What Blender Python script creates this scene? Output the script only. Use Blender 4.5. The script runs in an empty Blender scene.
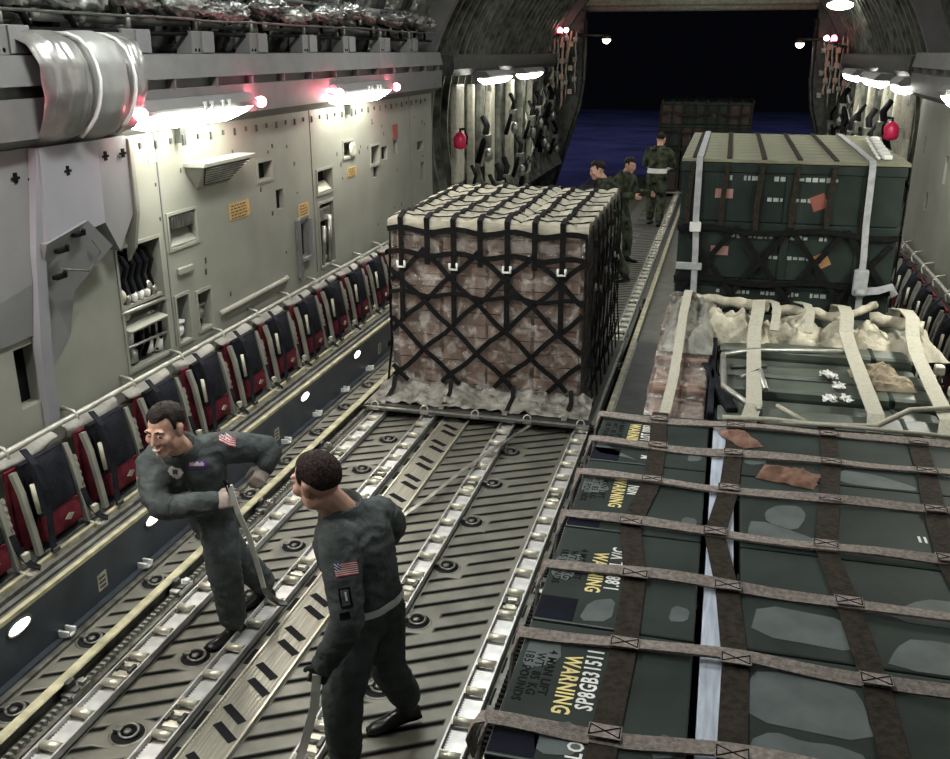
import bpy, bmesh, math, random
from mathutils import Vector as V, Matrix, noise
from mathutils.bvhtree import BVHTree
random.seed(7)
PI = math.pi
scene = bpy.context.scene
C = scene.collection
XC = -0.9                                   # centre line of the hold (x)

# ------------------------------------------------------------------ mesh helpers
class MB:
    def __init__(s):
        s.v = []; s.f = []; s.m = []; s.sm = []
    def add(s, vs, fs, mi=0, smooth=False):
        o = len(s.v)
        s.v += [V(p) for p in vs]
        for f in fs:
            s.f.append(tuple(i + o for i in f)); s.m.append(mi); s.sm.append(smooth)
        return s
    def box(s, a, b, mi=0, rot=None, bev=0.0):
        x0, y0, z0 = [min(p, q) for p, q in zip(a, b)]; x1, y1, z1 = [max(p, q) for p, q in zip(a, b)]
        if bev > 0:
            bv = min(bev, (x1-x0)*.45, (y1-y0)*.45, (z1-z0)*.45)
            bm = bmesh.new(); bmesh.ops.create_cube(bm, size=1)
            for w in bm.verts:
                w.co = V((x0+(w.co.x+.5)*(x1-x0), y0+(w.co.y+.5)*(y1-y0), z0+(w.co.z+.5)*(z1-z0)))
            bmesh.ops.bevel(bm, geom=bm.edges[:], offset=bv, segments=2, profile=.6, affect='EDGES')
            bm.verts.index_update()
            vs = [w.co.copy() for w in bm.verts]; fs = [[w.index for w in f.verts] for f in bm.faces]; bm.free()
        else:
            vs = [V((x, y, z)) for z in (z0, z1) for y in (y0, y1) for x in (x0, x1)]
            fs = [(0,2,3,1),(4,5,7,6),(0,1,5,4),(2,6,7,3),(0,4,6,2),(1,3,7,5)]
        if rot is not None:
            c = V(((x0+x1)/2, (y0+y1)/2, (z0+z1)/2)); vs = [c + rot @ (p - c) for p in vs]
        return s.add(vs, fs, mi)
    def ring(s, rings, mi=0, smooth=True, cap=True, closed=False):
        n = len(rings[0]); vs = [p for r in rings for p in r]; fs = []
        k = len(rings)
        for i in range(k if closed else k-1):
            j = (i+1) % k
            for a in range(n):
                b = (a+1) % n
                fs.append((i*n+a, i*n+b, j*n+b, j*n+a))
        s.add(vs, fs, mi, smooth)
        if cap and not closed:
            o = len(s.v) - len(vs)
            s.f.append(tuple(o+a for a in reversed(range(n)))); s.m.append(mi); s.sm.append(False)
            s.f.append(tuple(o+(k-1)*n+a for a in range(n))); s.m.append(mi); s.sm.append(False)
        return s
    def tube(s, pts, r, n=8, mi=0, cap=True, closed=False):
        pts = [V(p) for p in pts]; rs = r if isinstance(r, (list, tuple)) else [r]*len(pts)
        up = None; rings = []
        for i, p in enumerate(pts):
            if closed: d = pts[(i+1) % len(pts)] - pts[i-1]
            else: d = pts[min(i+1, len(pts)-1)] - pts[max(i-1, 0)]
            d.normalize()
            if up is None: up = V((0,0,1)) if abs(d.z) < .9 else V((1,0,0))
            a = d.cross(up)
            if a.length < 1e-4: a = d.cross(V((0,1,0)))
            a.normalize(); b = a.cross(d).normalized(); up = b
            rings.append([p + a*(rs[i]*math.cos(2*PI*k/n)) + b*(rs[i]*math.sin(2*PI*k/n)) for k in range(n)])
        return s.ring(rings, mi, True, cap, closed)
    def strap(s, pts, w, t, nrm, mi=0):
        """flat webbing: rectangle section w x t swept along pts; nrm = surface normal (vector or list)"""
        pts = [V(p) for p in pts]; rings = []
        for i, p in enumerate(pts):
            d = (pts[min(i+1, len(pts)-1)] - pts[max(i-1, 0)]).normalized()
            nn = V(nrm[i]) if isinstance(nrm, list) else V(nrm)
            a = d.cross(nn).normalized(); b = a.cross(d).normalized()
            rings.append([p-a*w/2-b*t/2, p+a*w/2-b*t/2, p+a*w/2+b*t/2, p-a*w/2+b*t/2])
        return s.ring(rings, mi, False)
    def prism(s, prof, a0, a1, axis='y', mi=0):
        """closed profile polygon extruded along an axis; prof in the other two coords"""
        n = len(prof)
        def mk(p, a):
            if axis == 'y': return V((p[0], a, p[1]))
            if axis == 'x': return V((a, p[0], p[1]))
            return V((p[0], p[1], a))
        vs = [mk(p, a0) for p in prof] + [mk(p, a1) for p in prof]
        fs = [(i, (i+1) % n, n+(i+1) % n, n+i) for i in range(n)] + [tuple(range(n)), tuple(range(2*n-1, n-1, -1))]
        return s.add(vs, fs, mi)
    def lathe(s, c, prof, n=16, mi=0, axis='z', cap=True):
        c = V(c); rings = []
        for r, h in prof:
            row = []
            for k in range(n):
                u, w = r*math.cos(2*PI*k/n), r*math.sin(2*PI*k/n)
                row.append(c + (V((u, w, h)) if axis == 'z' else V((h, u, w)) if axis == 'x' else V((u, h, w))))
            rings.append(row)
        return s.ring(rings, mi, True, cap)
    def ell(s, c, r, n=16, m=10, mi=0, R=None):
        c = V(c); vs = [V((0,0,1))]; fs = []
        for i in range(1, m):
            t = PI*i/m
            vs += [V((math.sin(t)*math.cos(2*PI*k/n), math.sin(t)*math.sin(2*PI*k/n), math.cos(t))) for k in range(n)]
        vs.append(V((0,0,-1)))
        for k in range(n):
            fs.append((0, 1+k, 1+(k+1) % n)); fs.append((len(vs)-1, 1+(m-2)*n+(k+1) % n, 1+(m-2)*n+k))
        for i in range(m-2):
            for k in range(n):
                fs.append((1+i*n+k, 1+(i+1)*n+k, 1+(i+1)*n+(k+1) % n, 1+i*n+(k+1) % n))
        out = []
        for p in vs:
            q = V((p.x*r[0], p.y*r[1], p.z*r[2]))
            out.append(c + (R @ q if R is not None else q))
        return s.add(out, fs, mi, True)
    def grid(s, nu, nv, fn, mi=0, smooth=True, mif=None):
        vs = [V(fn(i/nu, j/nv)) for j in range(nv+1) for i in range(nu+1)]
        o = len(s.v); s.v += vs
        for j in range(nv):
            for i in range(nu):
                a = o + j*(nu+1)+i
                s.f.append((a, a+1, a+nu+2, a+nu+1)); s.m.append(mif(i, j) if mif else mi); s.sm.append(smooth)
        return s
    def mirror(s):
        for p in s.v: p.x = 2*XC - p.x
        s.f = [tuple(reversed(f)) for f in s.f]
        return s

def wloc(o):
    p = V((0,0,0))
    while o is not None:
        p = p + o.location; o = o.parent
    return p
def link(name, me, mats, parent, loc):
    o = bpy.data.objects.new(name, me); C.objects.link(o)
    for m in (mats if isinstance(mats, (list, tuple)) else [mats]): me.materials.append(m)
    if parent is not None: o.parent = parent
    o.location = loc
    return o
def obj(name, mb, mats, parent=None, origin=None):
    """link an MB (world coordinates) as one mesh; its origin goes to the bottom centre"""
    if origin is None:
        xs = [p.x for p in mb.v]; ys = [p.y for p in mb.v]; zs = [p.z for p in mb.v]
        origin = V(((min(xs)+max(xs))/2, (min(ys)+max(ys))/2, min(zs)))
    origin = V(origin)
    me = bpy.data.meshes.new(name)
    me.from_pydata([p-origin for p in mb.v], [], mb.f)
    me.polygons.foreach_set('material_index', mb.m); me.polygons.foreach_set('use_smooth', mb.sm)
    bm = bmesh.new(); bm.from_mesh(me); bmesh.ops.recalc_face_normals(bm, faces=bm.faces[:]); bm.to_mesh(me); bm.free()
    me.update()
    return link(name, me, mats, parent, origin - wloc(parent))
def tag(o, label, cat, group=None):
    o['label'] = label; o['category'] = cat
    if group: o['group'] = group
    return o
def thing(name, label, cat, loc=(0,0,0), group=None):
    o = bpy.data.objects.new(name, None); C.objects.link(o); o.location = loc; o.empty_display_size = .1
    return tag(o, label, cat, group)
def struct(name, mb, mats):
    o = obj(name, mb, mats, None, (0,0,0)); o['kind'] = 'structure'; return o
def dup(root, loc, label=None, rotz=None, group=None):
    r = root.copy(); C.objects.link(r); r.location = loc
    if rotz is not None: r.rotation_euler = (0,0,rotz)
    if label: r['label'] = label
    if group: r['group'] = group
    for ch in list(root.children):
        c = ch.copy(); C.objects.link(c); c.parent = r
        for g in ch.children:
            d = g.copy(); C.objects.link(d); d.parent = c
    return r
ORD = 'first second third fourth fifth sixth seventh eighth ninth tenth eleventh twelfth thirteenth fourteenth fifteenth sixteenth seventeenth eighteenth nineteenth twentieth'.split()

# ------------------------------------------------------------------ materials
def mat(name, col, rough=.55, metal=0.0, var=.12, nscale=6.0, bump=0.0, bscale=40.0, spec=None, stretch=None, dirt=None):
    m = bpy.data.materials.new(name); m.use_nodes = True; nt = m.node_tree; N = nt.nodes; L = nt.links
    b = N['Principled BSDF']; b.inputs['Roughness'].default_value = rough; b.inputs['Metallic'].default_value = metal
    if spec is None: spec = .08 if rough >= .7 else .25 if rough >= .5 else .5
    if spec is not None: b.inputs['Specular IOR Level'].default_value = spec
    tc = N.new('ShaderNodeTexCoord'); mp = N.new('ShaderNodeMapping'); L.new(tc.outputs['Object'], mp.inputs['Vector'])
    if stretch: mp.inputs['Scale'].default_value = stretch
    nz = N.new('ShaderNodeTexNoise'); nz.inputs['Scale'].default_value = nscale; nz.inputs['Detail'].default_value = 5
    L.new(mp.outputs['Vector'], nz.inputs['Vector'])
    cr = N.new('ShaderNodeValToRGB'); c = V(col[:3])
    lo = c*(1-var*2); hi = c*(1+var*1.3)
    cr.color_ramp.elements[0].position = .3; cr.color_ramp.elements[1].position = .7
    cr.color_ramp.elements[0].color = (*[max(0, x) for x in lo], 1); cr.color_ramp.elements[1].color = (*hi, 1)
    L.new(nz.outputs['Fac'], cr.inputs['Fac'])
    out = cr.outputs['Color']
    if dirt:
        n2 = N.new('ShaderNodeTexNoise'); n2.inputs['Scale'].default_value = dirt[1]; n2.inputs['Detail'].default_value = 8; n2.inputs['Roughness'].default_value = .7
        L.new(mp.outputs['Vector'], n2.inputs['Vector'])
        r2 = N.new('ShaderNodeValToRGB'); r2.color_ramp.elements[0].position = dirt[2]; r2.color_ramp.elements[1].position = dirt[2]+.12
        L.new(n2.outputs['Fac'], r2.inputs['Fac'])
        mx = N.new('ShaderNodeMix'); mx.data_type = 'RGBA'; L.new(r2.outputs['Color'], mx.inputs['Factor'])
        L.new(out, mx.inputs['A']); mx.inputs['B'].default_value = (*dirt[0], 1); out = mx.outputs['Result']
    L.new(out, b.inputs['Base Color'])
    if bump > 0:
        n3 = N.new('ShaderNodeTexNoise'); n3.inputs['Scale'].default_value = bscale; n3.inputs['Detail'].default_value = 4
        L.new(mp.outputs['Vector'], n3.inputs['Vector'])
        bp = N.new('ShaderNodeBump'); bp.inputs['Strength'].default_value = bump; bp.inputs['Distance'].default_value = .02
        L.new(n3.outputs['Fac'], bp.inputs['Height']); L.new(bp.outputs['Normal'], b.inputs['Normal'])
    return m
def emat(name, col, strength):
    m = bpy.data.materials.new(name); m.use_nodes = True; b = m.node_tree.nodes['Principled BSDF']
    b.inputs['Base Color'].default_value = (*col, 1); b.inputs['Emission Color'].default_value = (*col, 1)
    b.inputs['Emission Strength'].default_value = strength
    nz = m.node_tree.nodes.new('ShaderNodeTexNoise'); nz.inputs['Scale'].default_value = 60
    bp = m.node_tree.nodes.new('ShaderNodeBump'); bp.inputs['Strength'].default_value = .05
    m.node_tree.links.new(nz.outputs['Fac'], bp.inputs['Height']); m.node_tree.links.new(bp.outputs['Normal'], b.inputs['Normal'])
    return m

M = {}
M['wall'] = mat('wall_paint', (.255,.258,.222), .5, var=.06, nscale=2.5, bump=.05, bscale=120, dirt=((.16,.16,.14), 9, .70))
M['wallg'] = mat('grey_panel_paint', (.185,.187,.192), .5, var=.05, nscale=3, bump=.04, bscale=150)
M['wallb'] = mat('light_grey_panel_paint', (.245,.245,.272), .5, var=.04, nscale=3)
M['ledge'] = mat('ledge_paint', (.155,.155,.155), .5, var=.08, nscale=4)
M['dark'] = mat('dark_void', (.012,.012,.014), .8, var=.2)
M['darkmetal'] = mat('dark_metal', (.085,.088,.08), .45, .5, var=.25, nscale=9)
M['aft'] = mat('aft_frame_paint', (.17,.18,.15), .5, .3, var=.35, nscale=5, bump=.2, bscale=18)
M['cream'] = mat('cream_paint', (.46,.45,.36), .45, .1, var=.15, nscale=12)
M['foil'] = mat('insulation_foil', (.34,.345,.34), .32, .85, var=.3, nscale=5, bump=1.0, bscale=14)
M['foild'] = mat('dull_insulation_blanket', (.30,.305,.285), .40, .6, var=.45, nscale=7, bump=1.0, bscale=11)
M['silver'] = mat('silver_cover_cloth', (.30,.295,.285), .36, .55, var=.15, nscale=5, bump=.25, bscale=16)
M['silverflat'] = mat('grey_cover_band', (.30,.30,.29), .45, .2, var=.1, nscale=4, bump=.1, bscale=20)
M['sill'] = mat('blue_grey_sill_paint', (.055,.065,.082), .42, .1, var=.18, nscale=4, dirt=((.12,.12,.12), 14, .72))
M['silltop'] = mat('sill_top_paint', (.13,.13,.12), .5, .2, var=.2)
M['railtop'] = mat('worn_rail_edge', (.56,.53,.36), .38, .4, var=.2, nscale=10)
M['rail'] = mat('guide_rail_metal', (.16,.16,.14), .42, .55, var=.25, nscale=14)
M['tray'] = mat('conveyor_tray_metal', (.60,.60,.60), .36, .45, var=.14, nscale=9, dirt=((.25,.24,.21), 16, .68))
M['roller'] = mat('roller_metal', (.62,.60,.50), .32, .5, var=.12, nscale=20)
M['steel'] = mat('worn_steel', (.36,.36,.33), .35, .7, var=.2, nscale=12)
M['ringsteel'] = mat('dull_ring_steel', (.15,.15,.135), .4, .6, var=.25, nscale=20)
M['plate'] = mat('ribbed_plate_metal', (.34,.325,.27), .40, .45, var=.14, nscale=4, stretch=(14, .8, 1), bump=.2, bscale=6)
M['red'] = mat('seat_red_cloth', (.10,.014,.022), .75, var=.25, nscale=9, bump=.25, bscale=60)
M['black'] = mat('black_cloth', (.013,.014,.019), .8, var=.3, nscale=10, bump=.3, bscale=50)
M['frame'] = mat('seat_frame_metal', (.33,.33,.29), .4, .4, var=.15)
M['canvas'] = mat('grey_canvas', (.24,.235,.215), .8, var=.2, nscale=6, bump=.6, bscale=9)
M['webblack'] = mat('black_webbing', (.010,.010,.011), .75, var=.3, nscale=30)
M['webbrown'] = mat('brown_webbing', (.030,.024,.0185), .75, var=.25, nscale=40, bump=.3, bscale=160)
M['webgrey'] = mat('grey_brown_webbing', (.27,.235,.215), .75, var=.2, nscale=60, bump=.5, bscale=220)
M['webtan'] = mat('tan_webbing', (.40,.385,.32), .7, var=.08, nscale=60, bump=.1, bscale=250)
M['webwhite'] = mat('white_webbing', (.34,.35,.365), .6, var=.12, nscale=20)
M['carton'] = mat('brown_cardboard', (.64,.47,.39), .7, var=.16, nscale=6, bump=.1, bscale=40)
M['quilt'] = mat('pale_quilted_cover', (.40,.375,.30), .6, var=.14, nscale=7, bump=.5, bscale=18)
M['tarp'] = mat('tan_tarpaulin', (.52,.48,.38), .55, var=.25, nscale=9, bump=1.0, bscale=16)
M['bag'] = mat('tan_sack_cloth', (.30,.25,.18), .8, var=.25, nscale=8, bump=.5, bscale=30)
M['olive'] = mat('olive_tarpaulin', (.16,.16,.115), .6, var=.3, nscale=6, bump=.8, bscale=12)
M['skirt'] = mat('dull_grey_film', (.22,.215,.19), .38, var=.3, nscale=8, bump=.6, bscale=20)
M['pallet'] = mat('aluminium_pallet', (.075,.075,.07), .42, .5, var=.2, nscale=5)
M['green'] = mat('dark_green_paint', (.021,.030,.0265), .6, spec=.12, var=.22, nscale=3, bump=.05, bscale=30)
M['green2'] = mat('olive_green_paint', (.070,.085,.068), .38, var=.2, nscale=5)
M['worn'] = mat('faded_paint', (.080,.096,.096), .6, var=.15, nscale=7)
M['darkcase'] = mat('dark_brown_case', (.05,.035,.03), .6)
M['greymark'] = mat('pale_stencil_paint', (.34,.37,.36), .5, var=.2)
M['white'] = mat('white_paint', (.72,.72,.70), .5, var=.08)
M['yellow'] = mat('yellow_paint', (.72,.60,.25), .5, var=.1)
M['blackpaint'] = mat('black_paint', (.005,.005,.006), .7, var=.2)
M['navy'] = mat('navy_tape', (.004,.005,.012), .75, var=.3)
M['paleblue'] = mat('pale_blue_board', (.42,.47,.56), .6, var=.15, nscale=5, stretch=(10,1,1))
M['paper'] = mat('brown_kraft_paper', (.20,.115,.085), .7, var=.25, nscale=10, bump=.5, bscale=20)
M['placard'] = mat('orange_placard', (.55,.36,.14), .5, var=.12, nscale=40)
M['redlabel'] = mat('red_label', (.26,.09,.07), .5, var=.1)
M['orangelabel'] = mat('orange_label', (.34,.19,.09), .5, var=.1)
M['pinklabel'] = mat('pink_label', (.32,.18,.165), .5, var=.1)
M['extred'] = mat('extinguisher_red', (.62,.02,.09), .35, var=.1)
M['suit'] = mat('flight_suit_cloth', (.072,.083,.084), .8, var=.16, nscale=10, bump=.35, bscale=45)
M['camo'] = mat('camouflage_cloth', (.05,.06,.04), .8, var=.7, nscale=9, bump=.2, bscale=45)
M['skin'] = mat('skin', (.60,.36,.28), .5, var=.08, nscale=12)
M['hair'] = mat('dark_brown_hair', (.018,.012,.010), .6, var=.4, nscale=60, bump=.6, bscale=150)
M['hair2'] = mat('cropped_dark_hair', (.045,.030,.030), .7, var=.45, nscale=90, bump=.7, bscale=200)
M['boot'] = mat('black_leather', (.008,.008,.009), .28, var=.3)
M['glove'] = mat('dark_green_glove', (.035,.042,.042), .8, var=.2)
M['gloveg'] = mat('pale_grey_glove', (.36,.30,.27), .75, var=.15, nscale=20)
M['eye'] = mat('eye_white', (.7,.68,.65), .3, var=.03)
M['iris'] = mat('dark_iris', (.03,.02,.015), .2, var=.1)
M['lip'] = mat('lips', (.40,.15,.12), .45, var=.08)
M['teeth'] = mat('teeth', (.75,.72,.66), .3, var=.03)
M['flagblue'] = mat('flag_blue', (.02,.03,.12), .7, var=.1)
M['flagred'] = mat('flag_red', (.42,.05,.06), .7, var=.1)
M['flagwhite'] = mat('flag_white', (.62,.58,.58), .7, var=.08)
M['purple'] = mat('purple_tag', (.12,.06,.18), .7, var=.1)
M['apron'] = mat('apron_concrete', (.20,.20,.23), .8, var=.2, nscale=.4)
M['tree'] = mat('night_conifer', (.006,.008,.008), .9, var=.3)
M['lamp'] = emat('fluorescent_diffuser', (1,.985,.87), 46)
M['lampaft'] = emat('aft_fluorescent_diffuser', (1,.97,.88), 22)
M['lampred'] = emat('red_lamp_glass', (1,.10,.16), 14)
M['lamppink'] = emat('hot_red_lamp_glass', (1,.22,.28), 45)
M['lampfloor'] = emat('floor_light_lens', (1,.98,.93), 5)
M['lampspot'] = emat('spot_lamp_lens', (1,.85,.72), 10)
M['overhead'] = emat('overhead_lamp_diffuser', (1,.96,.90), 2.5)

def plastic():
    m = bpy.data.materials.new('clear_plastic_film'); m.use_nodes = True; nt = m.node_tree; N = nt.nodes; L = nt.links
    N.clear(); out = N.new('ShaderNodeOutputMaterial'); tr = N.new('ShaderNodeBsdfTransparent'); tr.inputs[0].default_value = (.86,.85,.84,1)
    gl = N.new('ShaderNodeBsdfGlossy'); gl.inputs['Roughness'].default_value = .16; gl.inputs['Color'].default_value = (.9,.9,.9,1)
    df = N.new('ShaderNodeBsdfDiffuse'); df.inputs['Color'].default_value = (.62,.58,.55,1)
    m1 = N.new('ShaderNodeMixShader'); m2 = N.new('ShaderNodeMixShader')
    tc = N.new('ShaderNodeTexCoord'); nz = N.new('ShaderNodeTexNoise'); nz.inputs['Scale'].default_value = 9; nz.inputs['Detail'].default_value = 8; nz.inputs['Roughness'].default_value = .65; nz.inputs['Distortion'].default_value = .5
    L.new(tc.outputs['Object'], nz.inputs['Vector'])
    bp = N.new('ShaderNodeBump'); bp.inputs['Strength'].default_value = 1; bp.inputs['Distance'].default_value = .05
    L.new(nz.outputs['Fac'], bp.inputs['Height']); L.new(bp.outputs['Normal'], gl.inputs['Normal'])
    rp = N.new('ShaderNodeValToRGB'); rp.color_ramp.elements[0].position = .46; rp.color_ramp.elements[1].position = .70
    rp.color_ramp.elements[0].color = (.02,.02,.02,1); rp.color_ramp.elements[1].color = (.62,.62,.62,1)
    L.new(nz.outputs['Fac'], rp.inputs['Fac']); L.new(rp.outputs['Color'], m1.inputs['Fac'])
    L.new(tr.outputs[0], m1.inputs[1]); L.new(df.outputs[0], m1.inputs[2])
    fr = N.new('ShaderNodeLayerWeight'); fr.inputs['Blend'].default_value = .35; L.new(bp.outputs['Normal'], fr.inputs['Normal'])
    L.new(fr.outputs['Fresnel'], m2.inputs['Fac']); L.new(m1.outputs[0], m2.inputs[1]); L.new(gl.outputs[0], m2.inputs[2])
    L.new(m2.outputs[0], out.inputs['Surface'])
    return m
M['plastic'] = plastic()

def floor_mat():
    """metal floor with dark diagonal stripes in bands along the hold"""
    m = bpy.data.materials.new('cargo_floor'); m.use_nodes = True; nt = m.node_tree; N = nt.nodes; L = nt.links
    b = N['Principled BSDF']; b.inputs['Roughness'].default_value = .42; b.inputs['Metallic'].default_value = .25
    tc = N.new('ShaderNodeTexCoord'); sp = N.new('ShaderNodeSeparateXYZ'); L.new(tc.outputs['Object'], sp.inputs[0])
    def mt(op, a, bb=None, clamp=False):
        n = N.new('ShaderNodeMath'); n.operation = op; n.use_clamp = clamp
        for i, q in enumerate((a, bb)):
            if q is None: continue
            if isinstance(q, (int, float)): n.inputs[i].default_value = q
            else: L.new(q, n.inputs[i])
        return n.outputs[0]
    x, y = sp.outputs['X'], sp.outputs['Y']
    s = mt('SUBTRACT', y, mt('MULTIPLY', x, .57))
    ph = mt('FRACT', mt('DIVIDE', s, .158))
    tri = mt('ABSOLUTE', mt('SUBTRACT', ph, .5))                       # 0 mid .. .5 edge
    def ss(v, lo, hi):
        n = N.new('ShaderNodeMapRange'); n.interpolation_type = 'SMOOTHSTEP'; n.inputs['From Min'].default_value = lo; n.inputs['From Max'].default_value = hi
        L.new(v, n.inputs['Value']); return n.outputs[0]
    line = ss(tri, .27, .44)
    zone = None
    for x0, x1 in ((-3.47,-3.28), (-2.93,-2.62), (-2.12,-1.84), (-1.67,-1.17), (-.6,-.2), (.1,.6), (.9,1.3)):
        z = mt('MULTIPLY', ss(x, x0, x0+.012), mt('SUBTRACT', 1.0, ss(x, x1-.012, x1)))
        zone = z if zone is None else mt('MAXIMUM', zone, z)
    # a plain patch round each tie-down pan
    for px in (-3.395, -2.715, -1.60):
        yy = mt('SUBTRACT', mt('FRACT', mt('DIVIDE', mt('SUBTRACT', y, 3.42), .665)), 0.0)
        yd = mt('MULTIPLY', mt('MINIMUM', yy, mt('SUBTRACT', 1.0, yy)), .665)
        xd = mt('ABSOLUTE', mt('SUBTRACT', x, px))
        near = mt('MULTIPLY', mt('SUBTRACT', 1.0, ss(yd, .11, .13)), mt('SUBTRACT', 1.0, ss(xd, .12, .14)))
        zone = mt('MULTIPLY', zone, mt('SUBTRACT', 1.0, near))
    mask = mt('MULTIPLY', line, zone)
    nz = N.new('ShaderNodeTexNoise'); nz.inputs['Scale'].default_value = 5; nz.inputs['Detail'].default_value = 8; L.new(tc.outputs['Object'], nz.inputs['Vector'])
    cr = N.new('ShaderNodeValToRGB'); cr.color_ramp.elements[0].position = .3; cr.color_ramp.elements[1].position = .72
    cr.color_ramp.elements[0].color = (.10,.099,.083,1); cr.color_ramp.elements[1].color = (.195,.19,.158,1); L.new(nz.outputs['Fac'], cr.inputs['Fac'])
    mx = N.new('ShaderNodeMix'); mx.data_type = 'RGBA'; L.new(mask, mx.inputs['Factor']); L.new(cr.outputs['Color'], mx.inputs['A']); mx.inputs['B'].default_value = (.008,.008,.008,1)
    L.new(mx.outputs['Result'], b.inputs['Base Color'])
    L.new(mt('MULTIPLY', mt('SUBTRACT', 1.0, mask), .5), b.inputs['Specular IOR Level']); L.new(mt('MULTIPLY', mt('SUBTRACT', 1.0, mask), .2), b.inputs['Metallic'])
    bp = N.new('ShaderNodeBump'); bp.inputs['Strength'].default_value = .5; bp.inputs['Distance'].default_value = .02
    h = mt('SUBTRACT', mt('MULTIPLY', nz.outputs['Fac'], .25), mask); L.new(h, bp.inputs['Height']); L.new(bp.outputs['Normal'], b.inputs['Normal'])
    return m
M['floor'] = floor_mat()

# ------------------------------------------------------------------ camera
Yc = V((260.0, -329.5, 950.0)).normalized()                            # hold axis seen in camera axes (right, down, forward)
Uc = V((0, -Yc.z, Yc.y)).normalized(); Xc = Yc.cross(Uc)
if Xc.x < 0: Xc = -Xc
cam = bpy.data.cameras.new('camera'); co = bpy.data.objects.new('camera', cam); C.objects.link(co)
cam.sensor_width = 36; cam.lens = 36; cam.clip_end = 400
right = V((Xc.x, Yc.x, Uc.x)); down = V((Xc.y, Yc.y, Uc.y)); fwd = V((Xc.z, Yc.z, Uc.z))
co.matrix_world = Matrix(((right.x, -down.x, -fwd.x, 0), (right.y, -down.y, -fwd.y, 0), (right.z, -down.z, -fwd.z, 3.3), (0,0,0,1)))
scene.camera = co

# ------------------------------------------------------------------ setting: floor, sills, walls, ceiling
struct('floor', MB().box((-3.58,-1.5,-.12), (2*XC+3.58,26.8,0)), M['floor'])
def side(mb, s): return mb.mirror() if s else mb
def holed(mb, x, y0, y1, z0, z1, holes, mi=0):
    """wall plane at x facing +x, with rectangular holes (y0,y1,z0,z1,depth): each gets recess sides and back"""
    ys = sorted({y0, y1} | {h[0] for h in holes} | {h[1] for h in holes}); zs = sorted({z0, z1} | {h[2] for h in holes} | {h[3] for h in holes})
    for a, b in zip(ys, ys[1:]):
        for c, d in zip(zs, zs[1:]):
            my, mz = (a+b)/2, (c+d)/2
            if any(h[0] < my < h[1] and h[2] < mz < h[3] for h in holes): continue
            mb.add([(x,a,c),(x,b,c),(x,b,d),(x,a,d)], [(0,1,2,3)], mi)
    for h in holes:
        a, b, c, d, e = h[:5]; m2 = h[5] if len(h) > 5 else 1
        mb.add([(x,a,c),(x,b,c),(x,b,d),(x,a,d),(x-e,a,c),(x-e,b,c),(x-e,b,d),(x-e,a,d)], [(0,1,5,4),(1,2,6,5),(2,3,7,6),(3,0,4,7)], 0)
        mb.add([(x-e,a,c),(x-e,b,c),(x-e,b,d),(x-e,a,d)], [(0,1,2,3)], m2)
WX = -4.15
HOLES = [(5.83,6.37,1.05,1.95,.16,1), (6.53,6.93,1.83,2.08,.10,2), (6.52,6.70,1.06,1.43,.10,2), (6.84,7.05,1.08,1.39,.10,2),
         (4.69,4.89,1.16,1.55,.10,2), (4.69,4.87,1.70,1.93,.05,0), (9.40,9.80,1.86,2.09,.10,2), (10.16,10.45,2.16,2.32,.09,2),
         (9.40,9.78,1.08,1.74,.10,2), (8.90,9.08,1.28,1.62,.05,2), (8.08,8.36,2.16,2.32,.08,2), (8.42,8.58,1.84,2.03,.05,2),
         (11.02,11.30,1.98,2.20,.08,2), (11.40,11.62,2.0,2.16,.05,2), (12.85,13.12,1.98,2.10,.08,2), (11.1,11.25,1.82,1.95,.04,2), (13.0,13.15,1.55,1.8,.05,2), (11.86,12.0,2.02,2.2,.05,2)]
for s, nm in ((0,'wall_left'), (1,'wall_right')):
    mb = MB(); holed(mb, WX, 2.0, 13.55, .36, 2.80, HOLES if not s else [(12.3,12.45,1.5,1.7,.05,2), (11.5,11.65,1.9,2.2,.05,2), (12.9,13.0,2.1,2.3,.05,2)])
    mb.box((WX-.25,13.53,.36), (WX-.002,13.55,2.9)); mb.box((WX-.25,1.95,.36), (WX,2.0,2.9))
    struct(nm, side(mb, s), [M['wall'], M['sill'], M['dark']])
    # upper soffit ledge with its dark slot
    prof = [(WX,2.72),(WX+.16,2.80),(WX+.17,3.03),(WX+.10,3.03),(WX+.10,3.10),(WX+.18,3.10),(WX+.14,3.27),(WX-.40,3.28),(WX-.40,2.72)]
    mb = MB().prism(prof, 2.0, 13.55)
    y = 2.2
    while y < 13.4:
        mb.box((WX+.09,y,3.02), (WX+.175,y+.02,3.11), 0); y += .62
    struct('trim_1' if not s else 'trim_2', side(mb, s), M['ledge'])
    # sill: face, top plate, edge rails
    mb = MB().box((-4.16,-1.5,-.12), (-3.57,21.6,.36), 0).box((-5.0,13.5,-.12), (-4.16,21.6,.36), 1)
    mb.box((-3.57,-1.5,0), (-3.53,21.6,.035), 0); mb.box((-3.53,-1.5,0),(-3.49,21.6,.02),2)
    struct('trim_3' if not s else 'trim_4', side(mb, s), [M['sill'], M['silltop'], M['rail']])
    mb = MB().box((-4.15,-1.5,.36), (-3.60,21.6,.372), 0)
    for x0, x1, h, mi in ((-3.60,-3.568,.385,1), (-3.665,-3.635,.39,0), (-3.715,-3.695,.40,2), (-3.80,-3.775,.395,1), (-3.86,-3.845,.385,0)):
        mb.box((x0,-1.5,.36), (x1,21.6,h), mi)
    struct('trim_5' if not s else 'trim_6', side(mb, s), [M['silltop'], M['railtop'], M['rail']])

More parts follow.
